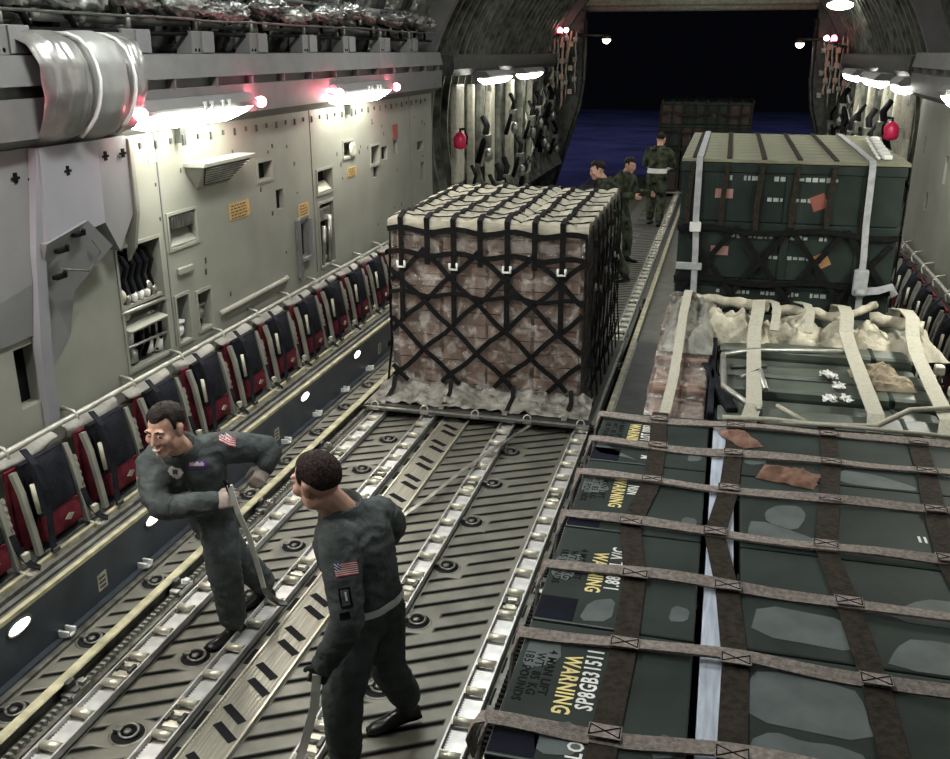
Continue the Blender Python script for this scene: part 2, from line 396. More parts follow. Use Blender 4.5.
# shell of the fuselage: circular arc, crinkled foil blankets between frames
CZ, R0 = 2.1, 3.85
def arc(th, r, y): return V((XC - r*math.cos(th), y, CZ + r*math.sin(th)))
def shell(y0, y1, ny, t0, t1, nt, amp, name, m):
    mb = MB()
    def fn(u, v):
        y = y0+(y1-y0)*v; th = t0+(t1-t0)*u
        k = noise.noise(V((y*3.1, th*9, 1.3)))*.6 + noise.noise(V((y*9, th*25, 4.1)))*.4
        k += .5*noise.noise(V((y*22, th*60, 8.0)))*(1 if amp > .02 else 0)
        bay = abs(math.sin(PI*(y-3.0)/.56))
        return arc(th, R0 - amp*k - amp*1.2*bay, y)
    mb.grid(nt, ny, fn)
    return struct(name, mb, m)
shell(2.0, 13.8, 330, math.radians(14), math.radians(48), 46, .05, 'ceiling_left', M['foil'])
shell(2.0, 13.8, 60, math.radians(48), math.radians(132), 24, .03, 'ceiling_crown', M['foild'])
shell(2.0, 13.8, 120, math.radians(132), math.radians(166), 30, .05, 'ceiling_right', M['foil'])
shell(13.8, 25.2, 160, math.radians(-26), math.radians(62), 60, .05, 'ceiling_aft_left', M['foild'])
shell(13.8, 25.2, 40, math.radians(62), math.radians(118), 20, .04, 'ceiling_aft_crown', M['foild'])
shell(13.8, 25.2, 160, math.radians(118), math.radians(206), 60, .05, 'ceiling_aft_right', M['foild'])
struct('wall_front', MB().box((-6,-1.7,-.1), (4,-1.6,6.2)), M['ledge'])
for s in (0, 1):
    mb = MB().grid(2, 8, lambda u, v: arc(math.radians(10+20*u), R0+.02, -1.6+3.7*v))
    struct('ceiling_front_left' if not s else 'ceiling_front_right', side(mb, s), M['foild'])
mb = MB().grid(10, 4, lambda u, v: arc(math.radians(28+124*u), R0+.02, -1.6+3.7*v)); struct('ceiling_front', mb, M['foild'])
# frames (ribs): a pair of arcs per frame line, each side its own trim piece
ntrim = 7
def rib(y, t0, t1, r_in, w, m, n=26):
    global ntrim
    mb = MB(); rings = []
    for i in range(n+1):
        th = math.radians(t0+(t1-t0)*i/n)
        rings.append([arc(th, R0+.03, y-w/2), arc(th, R0+.03, y+w/2), arc(th, r_in, y+w/2), arc(th, r_in, y-w/2)])
    mb.ring(rings, 0, False); struct('trim_%d' % ntrim, mb, m); ntrim += 1
y = 3.0
while y < 13.6:
    rib(y, 16, 164, R0-.13, .07, M['darkmetal'], 40); y += .56
y = 14.0
while y < 25:
    big = abs(y-14.0) < .01 or y > 24.4
    rib(y, -26, 206, R0-(.34 if big else .2), .13 if big else .06, M['aft'] if not big else M['ledge'], 60); y += .44
# aft ledges above the aft lights, aft frame beam, ramp, cargo door, apron
for s in (0, 1):
    mb = MB().prism([(-4.15,2.92),(-4.10,3.02),(-4.12,3.22),(-4.85,3.26),(-4.85,2.9)], 14.6, 23.6)
    struct('trim_%d' % ntrim, side(mb, s), M['darkmetal']); ntrim += 1
    mb = MB().prism([(-4.95,-.6),(-4.42,-.6),(-4.27,.0),(-3.68,2.0),(-3.60,2.6),(-3.60,4.2),(-4.95,4.2)], 24.7, 25.1); mb.tube([(-4.26,24.66,0),(-3.66,24.66,2.0),(-3.58,24.66,2.6),(-3.58,24.66,4.0)], .05)
    struct('trim_%d' % ntrim, side(mb, s), M['darkmetal']); ntrim += 1
mb = MB().tube([(-4.35,25,4.27),(2.55,25,4.27)], .085, 12); mb.box((-4.3,24.95,4.33), (2.5,25.1,4.6))
struct('trim_%d' % ntrim, mb, M['cream']); ntrim += 1
mb = MB().prism([(25.1,4.3),(25.1,4.5),(33,5.9),(33,5.7)], -4.2, 2.4, 'x')
for k in range(6): mb.prism([(25.6+k*1.2,4.30+k*.21),(25.7+k*1.2,4.32+k*.21),(25.7+k*1.2,4.45+k*.21),(25.6+k*1.2,4.45+k*.21)], -4.1, 2.3, 'x')
struct('door_1', mb, M['aft'])
mb = MB().box((-60,20.0,-1.75), (60,86,-1.6)); struct('ground', mb, M['apron'])
mb = MB().box((-3.58,26.8,-.3),(1.78,27.6,-.02)); struct('ramp_edge', mb, M['darkmetal'])
random.seed(3)
for i in range(7):
    x = 13+i*3.6+random.random(); mb = MB()
    h = 3.5+2.5*random.random()
    mb.lathe((x,80+random.random()*4,-1.6), [(.15,0),(.15,.5),(1.3,.5),(.9,h*.35),(1.0,h*.36),(.55,h*.68),(.65,h*.69),(.02,h)], 9)
    tag(obj('conifer', mb, M['tree']), 'dark distant conifer beyond the lit apron behind the aft opening', 'tree', 'conifers on the far edge of the apron')

# ------------------------------------------------------------------ lamps
def troop_light(loc, label, length=1.7, s=0, aft=False, red=True, clips=True):
    """wall fixture: housing, tapered glowing diffuser, red lamps at the ends"""
    x0 = WX+.02; y0 = loc
    cx = x0+.14
    root = thing('light_sconce', label, 'light', (cx if not s else 2*XC-cx, y0+length/2, 2.76), 'fluorescent lights along the hold walls')
    mb = MB().prism([(x0,2.84),(x0+.26,2.86),(x0+.27,2.90),(x0+.2,2.965),(x0,2.965)], y0, y0+length)
    mb.box((x0,y0+.25,2.8),(x0+.08,y0+length-.25,2.85))
    obj('housing', side(mb, s), M['ledge'], root)
    mb = MB(); rings = []
    for t, k in ((0,.35),(.05,.8),(.12,1),(.75,1),(.92,.6),(1,.15)):
        y = y0+length*t; c = V((x0+.15,y,2.858))
        rings.append([c+V((.125*math.cos(a)*(.5+.5*k), 0, .105*k*math.sin(a))) for a in [PI+PI*i/8 for i in range(9)]])
    mb.ring(rings, 0, True); obj('diffuser', side(mb, s), M['lampaft' if aft else 'lamp'], root)
    if clips:
        for q in (.48,.54,.64,.70):
            mb = MB().box((x0+.255,y0+length*q,2.86), (x0+.275,y0+length*q+.03,2.93)); obj('clip', side(mb, s), M['white'], root)
    if red:
        for yy in (y0-.03, y0+length+.05):
            mb = MB().ell((x0+.27,yy,2.885), (.045,.055,.045), 12, 8).tube([(x0+.01,yy,2.93),(x0+.23,yy,2.90)], .018, 7, 0); o = obj('red_lamp', side(mb, s), M['lamppink'], root)
            l = bpy.data.lights.new('red_lamp_light', 'POINT'); l.energy = .7; l.color = (1,.10,.20); l.shadow_soft_size = .05
            lo_ = bpy.data.objects.new('red_lamp_light', l); C.objects.link(lo_); lo_.parent = root
            lo_.location = V(((x0+.30 if not s else 2*XC-x0-.30), yy, 2.98)) - root.location
    mb = MB().box((x0,y0+length*.5-.05,2.62), (x0+.05,y0+length*.5+.03,2.82)).box((x0+.04,y0+length*.5-.03,2.6),(x0+.06,y0+length*.5+.01,2.68)); obj('bracket', side(mb, s), M['darkmetal'], root)
    return root
troop_light(5.92, 'long glowing wall light nearest the camera on the left wall, red glow at both ends')
troop_light(9.45, 'second glowing wall light from the camera on the left wall, near the wrapped load')
troop_light(2.45, 'glowing wall light on the left wall beside the camera, out of the frame')
troop_light(15.9, 'nearer of the two glowing lights on the far left wall behind the wrapped load', 2.0, aft=True, red=False, clips=False)
troop_light(18.9, 'farther of the two glowing lights on the far left wall behind the wrapped load', 2.0, aft=True, red=False, clips=False)
troop_light(13.7, 'small glowing light at the aft end of the right grey wall', .8, 1, True, False, False)
troop_light(15.9, 'nearer of the two large glowing lights on the far right wall', 2.0, 1, True, False, False)
troop_light(18.9, 'farther of the two large glowing lights on the far right wall', 2.0, 1, True, False, False)
troop_light(5.92, 'glowing wall light on the right wall, out of the frame', s=1, red=False)
troop_light(9.45, 'glowing wall light on the right wall, hidden past the frame edge', s=1, red=False)
def ceiling_lamp(x, y, z, label, st):
    root = thing('ceiling_lamp', label, 'light', (x,y,z), 'overhead lamps of the hold')
    obj('housing', MB().box((x-.22,y-.62,z+.02), (x+.22,y+.62,z+.12), bev=.02).box((x-.02,y-.1,z+.12),(x+.02,y+.1,CZ+math.sqrt((R0-.1)**2-(x-XC)**2))), M['ledge'], root)
    obj('diffuser', MB().box((x-.19,y-.58,z-.02), (x+.19,y+.58,z+.02), bev=.01), M['overhead'], root)
    l = bpy.data.lights.new('ceiling_lamp_light', 'AREA'); l.shape = 'RECTANGLE'; l.size = .38; l.size_y = 1.16; l.energy = st; l.color = (.97,1,.95)
    o = bpy.data.objects.new('ceiling_lamp_light', l); C.objects.link(o); o.parent = root; o.location = (0,0,-.03)
for x, y, st, w in ((-2.4,2.2,60,'left of the camera'), (.6,2.2,14,'right of the camera'), (-2.3,5.3,135,'left, above the two men'), (.6,6.2,8,'right, above the green boxes'),
                    (-2.4,10.2,85,'left, above the wrapped load'), (.6,10.2,26,'right, above the crate stack'), (-.9,20.2,55,'far aft, added to light the pale beam'), (-2.9,16.6,60,'aft left, added to light the left ribs'), (1.1,16.6,50,'aft right, added to light the right ribs')):  # the aft lamps are unseen, added to brighten the beam and ribs
    ceiling_lamp(x, y, 5.3, 'overhead lamp high in the hold, '+w, st)
for i, (x, y, z) in enumerate(((-3.05,24.6,3.55), (1.45,24.6,3.45))):
    root = thing('spot_lamp', 'small warm lamp high on the '+('left' if i == 0 else 'right')+' post of the dark aft opening', 'light', (x,y,z))
    obj('arm', MB().tube([(x+(-.75 if i == 0 else .8),y,z+.1),(x,y,z+.08)], .03), M['darkmetal'], root)
    obj('housing', MB().lathe((x,y,z), [(.03,.12),(.10,.08),(.13,0)], 14), M['darkmetal'], root)
    obj('lens', MB().ell((x,y-.02,z-.01), (.10,.06,.10), 12, 8), M['lampspot'], root)
for i, (x, y, z) in enumerate(((-4.1,24.0,3.75), (2.1,23.6,3.55))):
    root = thing('warning_lamp', 'red warning lamp beside the '+('left' if i == 0 else 'right')+' end of the pale beam', 'light', (x,y,z))
    obj('lamp_base', MB().lathe((x,y,z-.12), [(.09,0),(.09,.05),(.06,.06)], 12), M['darkmetal'], root)
    obj('lens', MB().ell((x,y,z-.02), (.07,.07,.09), 12, 8), M['lampred'], root)
    obj('bulb', MB().ell((x+(.16 if i == 0 else -.16),y-.05,z), (.06,.06,.06), 12, 8), M['lampspot'], root)
    obj('bracket', MB().tube([(x,y,z-.12),(x+(-.35 if i == 0 else .3),y,z-.2)], .03), M['darkmetal'], root)
root = thing('flood_lamp', 'bright white lamp under the right end of the pale beam', 'light', (1.84,20.3,4.06))
obj('housing', MB().box((1.60,20.2,4.13),(2.05,20.6,4.22)), M['darkmetal'], root)
obj('lens', MB().ell((1.84,20.25,4.10), (.24,.12,.09), 14, 8), M['lampaft'], root)
# added blue area light without a fixture, put outside to brighten the apron
l = bpy.data.lights.new('apron_fill_light', 'AREA'); l.size = 12; l.energy = 1700; l.color = (.32,.36,1.0)
o = bpy.data.objects.new('apron_fill_light', l); C.objects.link(o); o.location = (-6,52,26)
w = bpy.data.worlds.new('night'); scene.world = w; w.use_nodes = True
bg = w.node_tree.nodes['Background']; bg.inputs[0].default_value = (.010,.011,.018,1); bg.inputs[1].default_value = .12
scene.view_settings.view_transform = 'Standard'; scene.view_settings.look = 'None'; scene.view_settings.exposure = 0.08; scene.view_settings.gamma = 1

# ------------------------------------------------------------------ floor hardware
def conveyor(x0, x1, y0, y1, label, slots=None, start=.0):
    root = thing('roller_conveyor', label, 'conveyor', ((x0+x1)/2, (y0+y1)/2, 0))
    w = x1-x0
    mb = MB().box((x0,y0,.004), (x1,y1,.012), 0)
    for xa in (x0, x1-.009): mb.box((xa,y0,.004), (xa+.009,y1,.056), 0)
    y = y0; k = 0
    cx = (x0+x1)/2
    mb2 = MB()
    obj('tray', mb, M['tray'], root)
    proto = None; lk = None; dk = None
    y = y0+start
    while y < y1-.1:
        if proto is None:
            r = MB().tube([(x0+.014,y,.044),(x1-.014,y,.044)], .024, 12)
            r.box((x0+.006,y-.034,.022), (x0+.016,y+.034,.052)).box((x1-.016,y-.034,.022), (x1-.006,y+.034,.052))
            proto = obj('roller', r, M['roller'], root); base = proto.location.copy(); yb = y
            q = MB().box((x0+.012,y+.05,.024), (x1-.012,y+.205,.030), bev=.004)
            for j in range(7): q.box((x0+.016,y+.06+j*.02,.030), (x0+.022,y+.068+j*.02,.031), 1)
            dk = obj('panel', q, [M['tray'], M['blackpaint']], root); dbase = dk.location.copy()
        else:
            c = proto.copy(); C.objects.link(c); c.parent = root; c.location = base + V((0,y-yb,0))
            if k % 6 != 4:
                d = dk.copy(); C.objects.link(d); d.parent = root; d.location = dbase + V((0,y-yb,0))
            else:
                q = MB().box((x0+.02,y+.06,.02), (x1-.02,y+.19,.05), bev=.008).tube([(cx-.03,y+.125,.045),(cx+.03,y+.125,.045)], .02, 8, 1).box((cx-.05,y+.09,.045),(cx-.03,y+.16,.066),1).box((cx+.03,y+.09,.045),(cx+.05,y+.16,.066),1)
                obj('stop_latch', q, [M['roller'], M['darkmetal']], root)
        y += .255; k += 1
    return root
conveyor(-3.065, -2.93, 2.62, 11.2, 'pale roller conveyor running beside the left guide rail', start=.07)
conveyor(-2.57, -2.44, 2.37, 11.2, 'pale roller conveyor under the feet of the bending man, left of the slotted plate', start=.02)
conveyor(-1.81, -1.68, 2.4, 11.2, 'pale roller conveyor in the middle of the floor behind the standing man', start=.0)
conveyor(-1.13, -1.0, 2.35, 24.0, 'long bright roller conveyor beside the green boxes, running on aft past the wrapped load', start=.0)
# slot strips beside two conveyors
for nm, xa, lab in (('second', -2.43, 'dark strip of long slots between the conveyor and the slotted plate'), ('fourth', -.995, 'dark strip of long slots between the bright conveyor and the green boxes')):
    mb = MB().box((xa,2.3,.001), (xa+.06,11.5,.006), 0)
    y = 2.4
    while y < 11.4:
        pts = [(xa+.012,y),(xa+.048,y),(xa+.048,y+.14),(xa+.012,y+.14)]
        mb.box((xa+.010,y,.0055), (xa+.052,y+.145,.0075), 1, bev=.003); y += .2825
    tag(obj('slot_rail', mb, [M['rail'], M['dark']]), lab, 'floor rail')
# slotted ribbed plate
root = thing('ribbed_plate', 'ribbed walkway plate with dark slanted slots between the two men', 'floor plate', (-2.25,6.6,0))
mb = MB().box((-2.365,2.3,.001), (-2.13,11.0,.016), 0)
for k in range(9): mb.box((-2.345+k*.023,2.3,.016), (-2.337+k*.023,11.0,.019), 0)
for xa in (-2.37,-2.13): mb.box((xa-.006,2.3,.001),(xa+.006,11.0,.026),1)
y = 2.3
while y < 11: mb.ell((-2.356,y,.019),(.003,.003,.003),6,4,1); y += .03
obj('plate', mb, [M['plate'], M['roller']], root, (-2.25,6.6,0))
y = 2.55; k = 0; proto = None
while y < 10.9:
    if proto is None:
        a = math.radians(-36); R_ = Matrix.Rotation(a, 3, 'Z')
        proto = obj('slot', MB().box((-2.34,y-.024,.0185), (-2.16,y+.024,.0205), rot=R_, bev=.0009), M['dark'], root); pb = proto.location.copy(); y0 = y
    else:
        c = proto.copy(); C.objects.link(c); c.parent = root; c.location = pb + V((.02*(k % 2),y-y0,0))
    y += .14 if k % 2 else .235; k += 1
# tie-down pans with rings
def tiedown(loc, label, first=[None]):
    x, y = loc
    if first[0] is not None: return dup(first[0], (x,y,0), label)
    root = thing('tie_down_ring', label, 'tie-down ring', (x,y,0), 'tie-down rings in the floor')
    obj('pan', MB().lathe((x,y,0), [(.098,.001),(.094,.004),(.089,.005),(.085,.004),(.0,.003)], 24, cap=False), [M['rail']], root)
    obj('well', MB().lathe((x,y,0), [(.085,.0035),(.082,.005),(.0,.0052)], 20, cap=False), M['dark'], root)
    obj('ring', MB().tube([(x+.050*math.cos(a)+.008, y+.044*math.sin(a), .020+.010*math.sin(a)) for a in [2*PI*i/18 for i in range(18)]], .009, 8, 0, False, True), M['ringsteel'], root)
    obj('stud', MB().box((x-.075,y-.02,.005),(x-.03,y+.02,.03), bev=.006).lathe((x+.0,y,.005),[(.022,0),(.022,.015),(.012,.02)],10), M['ringsteel'], root)
    first[0] = root
    return root
for x, row, n0, n1 in ((-3.395,'along the left sill',0,9), (-2.715,'between the two left conveyors',0,7), (-1.60,'beside the middle conveyor',0,7), (-.3,'under the right pallets',9,12)):
    for k in range(n0, n1):
        tiedown((x, 3.42+.665*k), 'round tie-down ring %s, %s from near end' % (row, ORD[k-n0]))
# guide rails with pallet locks
def guide(x, s, y0, y1, label, locks, cap=True):
    """s=+1: toothed side faces +x"""
    root = thing('guide_rail', label, 'guide rail', (x, (y0+y1)/2, 0))
    mb = MB().box((x-.07,y0,0), (x+.07,y1,.012), 0).box((x-.05*s-.008,y0,.01), (x-.05*s+.008,y1,.085), 0)
    obj('rail_body', mb, M['rail'], root)
    obj('lip', MB().prism([(x-.065*s,.085),(x-.012*s,.085),(x-.006*s,.094),(x-.012*s,.102),(x-.065*s,.100)], y0, y1), M['railtop'] if cap else M['rail'], root)
    mb = MB(); y = y0
    while y < min(y1, 13):
        mb.box((x+.012*s,y,.012), (x+.042*s,y+.018,.040)); y += .042
    o = obj('tooth_strip', mb, M['steel'] if s > 0 else M['dark'], root); o['kind'] = 'stuff'
    for k, yl in enumerate(locks):
        q = MB().box((x-.02*s,yl,.012), (x+.06*s,yl+.16,.045), 0, bev=.006).box((x-.03*s,yl+.03,.045),(x+.02*s,yl+.09,.10),1,bev=.008).box((x+.02*s,yl+.1,.045),(x+.055*s,yl+.14,.07),0,bev=.004)
        lk = obj('pallet_lock', q, [M['white'] if k == 1 else M['steel'], M['darkmetal']], root)
        obj('lock_pawl', MB().box((x+.02*s,yl+.03,.045),(x+.06*s,yl+.075,.062), bev=.004).tube([(x+.05*s,yl-.02,.04),(x+.05*s,yl+.2,.04)],.009,6), M['darkmetal'], lk)
    return root
guide(-3.19, 1, 2.3, 21.5, 'left guide rail with worn yellowish lip and toothed strip beside the left conveyor', [3.55,4.62,5.8,6.95,9.4])
guide(-.90, -1, 2.3, 24, 'centre guide rail between the wrapped load and the green boxes', [3.3,5.2,7.2,9.8,12.4])
guide(2*XC+3.19, -1, 2.3, 21.5, 'right guide rail behind the strapped cargo', [4.0,9.5])
# sill lights and little brackets
for k, y in enumerate((3.74, 5.06, 7.55, 8.87, 10.2)):
    root = thing('sill_light', 'oval white light on the dark left sill, %s from the near end' % ORD[k], 'light', (-3.565,y,.27), 'oval lights along the left sill')
    obj('lens', MB().ell((-3.566,y,.29), (.012,.085,.032), 16, 8), M['lampfloor'], root)
    obj('bezel', MB().tube([(-3.568,y+.098*math.cos(a),.29+.043*math.sin(a)) for a in [2*PI*i/20 for i in range(20)]], .008, 6, 0, False, True), M['darkmetal'], root)
for k, y in enumerate((4.02, 4.83, 5.5, 7.02, 7.7, 8.4, 9.1)):
    mb = MB().box((-3.57,y,.035), (-3.50,y+.015,.075)).box((-3.57,y+.06,.035), (-3.50,y+.075,.075)).box((-3.52,y,.035),(-3.50,y+.075,.045))
    tag(obj('sill_bracket', mb, M['white']), 'pale bracket at the left sill foot, %s from the near end' % ORD[k], 'bracket', 'small brackets along the left sill')
for k, y in enumerate((4.42, 6.9, 9.5)):
    mb = MB().box((-3.571,y,.10), (-3.566,y+.09,.21))
    for j in range(3): mb.box((-3.567,y+.012,.115+j*.03),(-3.5655,y+.075,.13+j*.03),1)
    tag(obj('sill_placard', mb, [M['cream'], M['darkmetal']]), 'small pale placard on the dark left sill, %s from the near end' % ORD[k], 'placard', 'small placards on the left sill')

# ------------------------------------------------------------------ folded troop seats
def seat(y, s, label):
    x0 = -3.99                                                        # back of the seat; the front faces +x
    root = thing('troop_seat', label, 'seat', ((x0 if not s else 2*XC-x0), y, .372), 'folded troop seats along the sills')
    S = lambda mb: side(mb, s)
    w = .25
    def pad(y0, y1, z0, z1, xf0, xf1, d, puff=.02):
        mb = MB()
        def fn(u, v):
            b = math.sin(PI*u)**.5*math.sin(PI*v)**.5
            return (xf0+(xf1-xf0)*v + puff*b + .006*noise.noise(V((u*5,v*5,y))), y0+(y1-y0)*u, z0+(z1-z0)*v)
        mb.grid(8, 8, fn); mb.box((min(xf0,xf1)-d,y0,z0),(min(xf0,xf1)+.004,y1,z1)); return mb
    obj('back_panel', S(pad(y-w, y+w, .42, .93, x0+.06, x0+.01, .02, .01)), M['red'], root)
    obj('seat_pan', S(pad(y-.17, y+.20, .58, .95, x0+.13, x0+.06, .04, .035)), M['black'], root)
    f = obj('front_flap', S(pad(y-.16, y+.19, .445, .60, x0+.15, x0+.135, .03, .015)), M['red'], root)
    mb = MB().add([(x0+.172,y+.0,.525),(x0+.172,y+.045,.505),(x0+.172,y+.085,.535),(x0+.172,y+.04,.552),(x0+.178,y+.0,.525),(x0+.178,y+.045,.505),(x0+.178,y+.085,.535),(x0+.178,y+.04,.552)],
        [(0,1,2,3),(4,5,6,7),(0,1,5,4),(1,2,6,5),(2,3,7,6),(3,0,4,7)])
    obj('emblem', S(mb), M['frame'], f)
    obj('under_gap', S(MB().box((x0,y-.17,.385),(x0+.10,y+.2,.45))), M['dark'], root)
    for k, yy in enumerate((y-.235, y+.235)):
        mb = MB().strap([(x0+.05,yy,.93),(x0+.09,yy,.8),(x0+.13,yy,.55),(x0+.15,yy,.40)], .04, .03, (1,0,.2)); obj('side_frame', S(mb), M['frame'], root)
        mb = MB().strap([(x0+.13-.05*j/14+(.008 if j % 2 else 0),yy+.03,.50+.34*j/14) for j in range(15)], .024, .03, (1,0,.15))
        if k == 0: mb = MB().tube([(x0+.14,yy+.04,.85),(x0+.16,yy+.04,.66)], .014, 6)
        obj('latch_strip', S(mb), M['cream'] if k == 0 else M['steel'], root)
    b = obj('belt', S(MB().strap([(x0+.04,y-.11,1.03),(x0+.13,y-.13,.95),(x0+.185,y-.14,.80),(x0+.19,y-.15,.62),(x0+.20,y-.17,.50),(x0+.22,y-.19,.41)], .05, .008, [(1,0,.5),(1,0,.3),(1,0,0),(1,0,0),(1,0,0),(1,0,0)])), M['black'], root)
    obj('belt_buckle', S(MB().box((x0+.205,y-.205,.40),(x0+.235,y-.15,.43), bev=.005)), M['darkmetal'], b)
    b = obj('belt', S(MB().strap([(x0+.12,y+.24,.66),(x0+.16,y+.26,.5),(x0+.21,y+.27,.43),(x0+.25,y+.30,.395)], .045, .008, [(1,0,.4),(1,0,.2),(.8,0,.6),(.2,0,1)])), M['black'], root)
    obj('belt_buckle', S(MB().box((x0+.17,y+.245,.44),(x0+.20,y+.295,.50), bev=.006)), M['cream'], b)
    obj('foot', S(MB().tube([(x0+.15,y+.235,.40),(x0+.17,y+.235,.385),(x0+.24,y+.235,.385)], .012, 6).box((x0+.22,y+.21,.372),(x0+.27,y+.26,.392))), M['frame'], root)
    return root
SY = [3.20+.66*k for k in range(13)]
first = None
for k, y in enumerate(SY):
    lab = 'red and black folded seat on the left sill, %s from the near end' % ORD[k]
    if first is None: first = seat(y, 0, lab)
    else: dup(first, (first.location.x, y, first.location.z), lab)
first = None
for k, y in enumerate([8.7+.62*j for j in range(8)]):
    lab = 'red and black folded seat on the right sill, %s from the near end' % ORD[k]
    if first is None: first = seat(y, 1, lab)
    else: dup(first, (first.location.x, y, first.location.z), lab)
# pipe rails above the seats, with canvas flaps hanging from them
for s in (0, 1):
    y0, y1 = (2.1, 13.3) if not s else (6.5, 13.3)
    root = thing('pipe_rail', 'long pale pipe rail on the %s wall above the folded seats' % ('left' if not s else 'right'), 'rail', ((-4.05 if not s else 2*XC+4.05), (y0+y1)/2, .99))
    obj('pipe', side(MB().tube([(-4.06,y0,1.0),(-4.06,y1,1.0)], .022, 10), s), M['frame'], root)
    y = y0+.3
    while y < y1:
        obj('hook', side(MB().tube([(-4.15,y,1.05),(-4.06,y,1.035),(-4.03,y,.985),(-4.04,y-.02,.93),(-4.09,y-.05,.90)], .012, 6), s), M['frame'], root); y += .66
for k in range(len(SY)):
    y = SY[k]; mb = MB()
    random.seed(40+k); sd = random.random()*20; dp = .07+.05*random.random()
    def fn(u, v):
        n_ = noise.noise(V((u*3+sd, v*3, 2.0)))
        return (-4.045+.055*math.sin(PI*min(1,v*1.1))+.03*n_, y-.30+.56*u+.01*n_, .995-(dp+.05*math.sin(PI*u))*v)
    mb.grid(10, 6, fn); mb.grid(10, 6, lambda u, v: V(fn(u, v))+V((-.012,0,0)))
    tag(obj('canvas_flap', mb, M['canvas']), 'grey canvas flap above the %s left seat from the near end' % ORD[k], 'canvas flap', 'canvas flaps along the left pipe rail')

# ------------------------------------------------------------------ left wall fittings
def wbox(name, label, cat, y0, y1, z0, z1, d, m, group=None, bev=.006):
    return tag(obj(name, MB().box((WX+.001,y0,z0), (WX+d,y1,z1), bev=bev), m), label, cat, group)
# equipment cabinet near the camera
root = thing('equipment_cabinet', 'grey equipment cabinet bulging from the near end of the left wall', 'cabinet', (-4.05,5.3,1.3))
def quadbox(pts_front, xb):
    """front polygon (x,y,z) closed back to the wall plane x=xb"""
    n = len(pts_front); vs = [V(p) for p in pts_front] + [V((xb,p[1],p[2])) for p in pts_front]
    return MB().add(vs, [tuple(range(n)), tuple(range(2*n-1,n-1,-1))] + [(i,(i+1)%n,n+(i+1)%n,n+i) for i in range(n)])
xb = WX+.002
obj('centre_panel', quadbox([(-4.02,5.03,2.74),(-4.02,5.60,2.74),(-4.02,5.58,2.20),(-4.02,4.98,2.14)], xb), M['wallb'], root)
obj('side_panel', quadbox([(-4.02,5.60,2.74),(-4.05,5.96,2.74),(-4.05,5.95,2.20),(-4.03,5.72,1.98),(-4.02,5.58,2.20)], xb), M['wallg'], root)
obj('near_panel', quadbox([(-4.09,3.2,2.74),(-4.09,5.02,2.74),(-4.09,4.97,1.95),(-4.13,4.97,1.60),(-4.13,3.2,1.60)], xb), M['wallg'], root)
h = obj('hatch', quadbox([(-4.00,4.95,2.17),(-3.99,5.36,2.25),(-4.00,5.60,2.04),(-4.09,5.26,1.80),(-4.09,4.98,1.98)], xb), M['wallg'], root)
obj('lower_wedge', quadbox([(-4.09,4.98,1.98),(-4.09,5.26,1.80),(-4.14,5.22,1.50),(-4.14,5.02,1.35)], xb), M['wallg'], root)
mb = MB().tube([(-3.985,5.02,2.0),(-3.985,5.30,1.93),(-3.985,5.44,2.03),(-3.985,5.37,2.12)], .006, 6)
obj('hatch_seam', mb, M['darkmetal'], h)
for p in ((-3.985,5.07,2.11),(-3.985,5.25,2.18),(-3.995,5.03,1.95)):
    obj('latch', MB().box((p[0]-.03,p[1]-.05,p[2]-.014),(p[0]+.012,p[1]+.05,p[2]+.014), bev=.004).ell((p[0]+.01,p[1]+.03,p[2]+.02),(.012,.02,.016),8,6), M['blackpaint'], h)
mb = quadbox([(-4.03,5.02,2.74),(-4.03,5.06,2.74),(-4.05,4.99,2.1),(-4.08,4.96,1.55),(-4.11,4.96,.98),(-4.11,4.86,.98),(-4.08,4.86,1.55),(-4.05,4.90,2.1)], xb)
obj('corner_strip', mb, M['wallb'], root)
for p in ((5.25,2.55),(5.66,2.60),(5.86,2.60),(4.86,2.55),(5.0,2.53)):
    obj('marking', MB().box((-4.03 if p[0] > 5.03 else -4.092,p[0],p[1]),((-4.017 if p[0] < 5.6 else -4.02) if p[0] > 5.03 else -4.086,p[0]+.03,p[1]+.06)).box((-4.03 if p[0] > 5.03 else -4.092,p[0]-.02,p[1]+.02),((-4.0165 if p[0] < 5.6 else -4.02) if p[0] > 5.03 else -4.0855,p[0]+.05,p[1]+.035)), M['blackpaint'], root)
# cream edge beyond the cabinet
tag(obj('corner_moulding', MB().box((WX+.001,5.965,2.2),(-4.03,6.02,2.72), bev=.01).prism([(WX+.001,2.2),(-4.03,2.2),(-4.08,1.95),(WX+.001,1.85)],5.965,6.0), M['wall']), 'cream corner moulding beside the grey equipment cabinet under the first wall light', 'moulding')
# silver duct cover over the ledge
def duct(y0, y1, bulge, m, name, parent, crinkle):
    prof = [(-4.3,3.40),(-4.05,3.40),(-3.92,3.34),(-3.86,3.22),(-3.85,3.05),(-3.89,2.92),(-3.97,2.80),(-4.12,2.74)]
    mb = MB()
    def fn(u, v):
        t = v*(len(prof)-1); i = min(int(t), len(prof)-2); f = t-i
        x = prof[i][0]*(1-f)+prof[i+1][0]*f; z = prof[i][1]*(1-f)+prof[i+1][1]*f
        k = bulge*math.sin(PI*u)**.6 - .05
        n_ = crinkle*(noise.noise(V((u*9+3*v, v*3, y0)))+.5*noise.noise(V((u*22,v*9,y0))))
        return (x + (k+n_)*(1 if v > .12 else .3), y0+(y1-y0)*u + .12*(v-.5)*(-1 if bulge < .1 else .2), z + (k+n_)*.3*(1-v))
    mb.grid(28, 36, fn); return obj(name, mb, m, parent)
root = thing('duct_cover', 'silver padded duct cover wrapped over the ledge above the grey cabinet', 'duct cover', (-3.95,5.45,2.74))
duct(5.0, 5.42, .10, M['silver'], 'silver_gusset', root, .022)
duct(5.40, 5.80, .12, M['silverflat'], 'cover_band', root, .004)
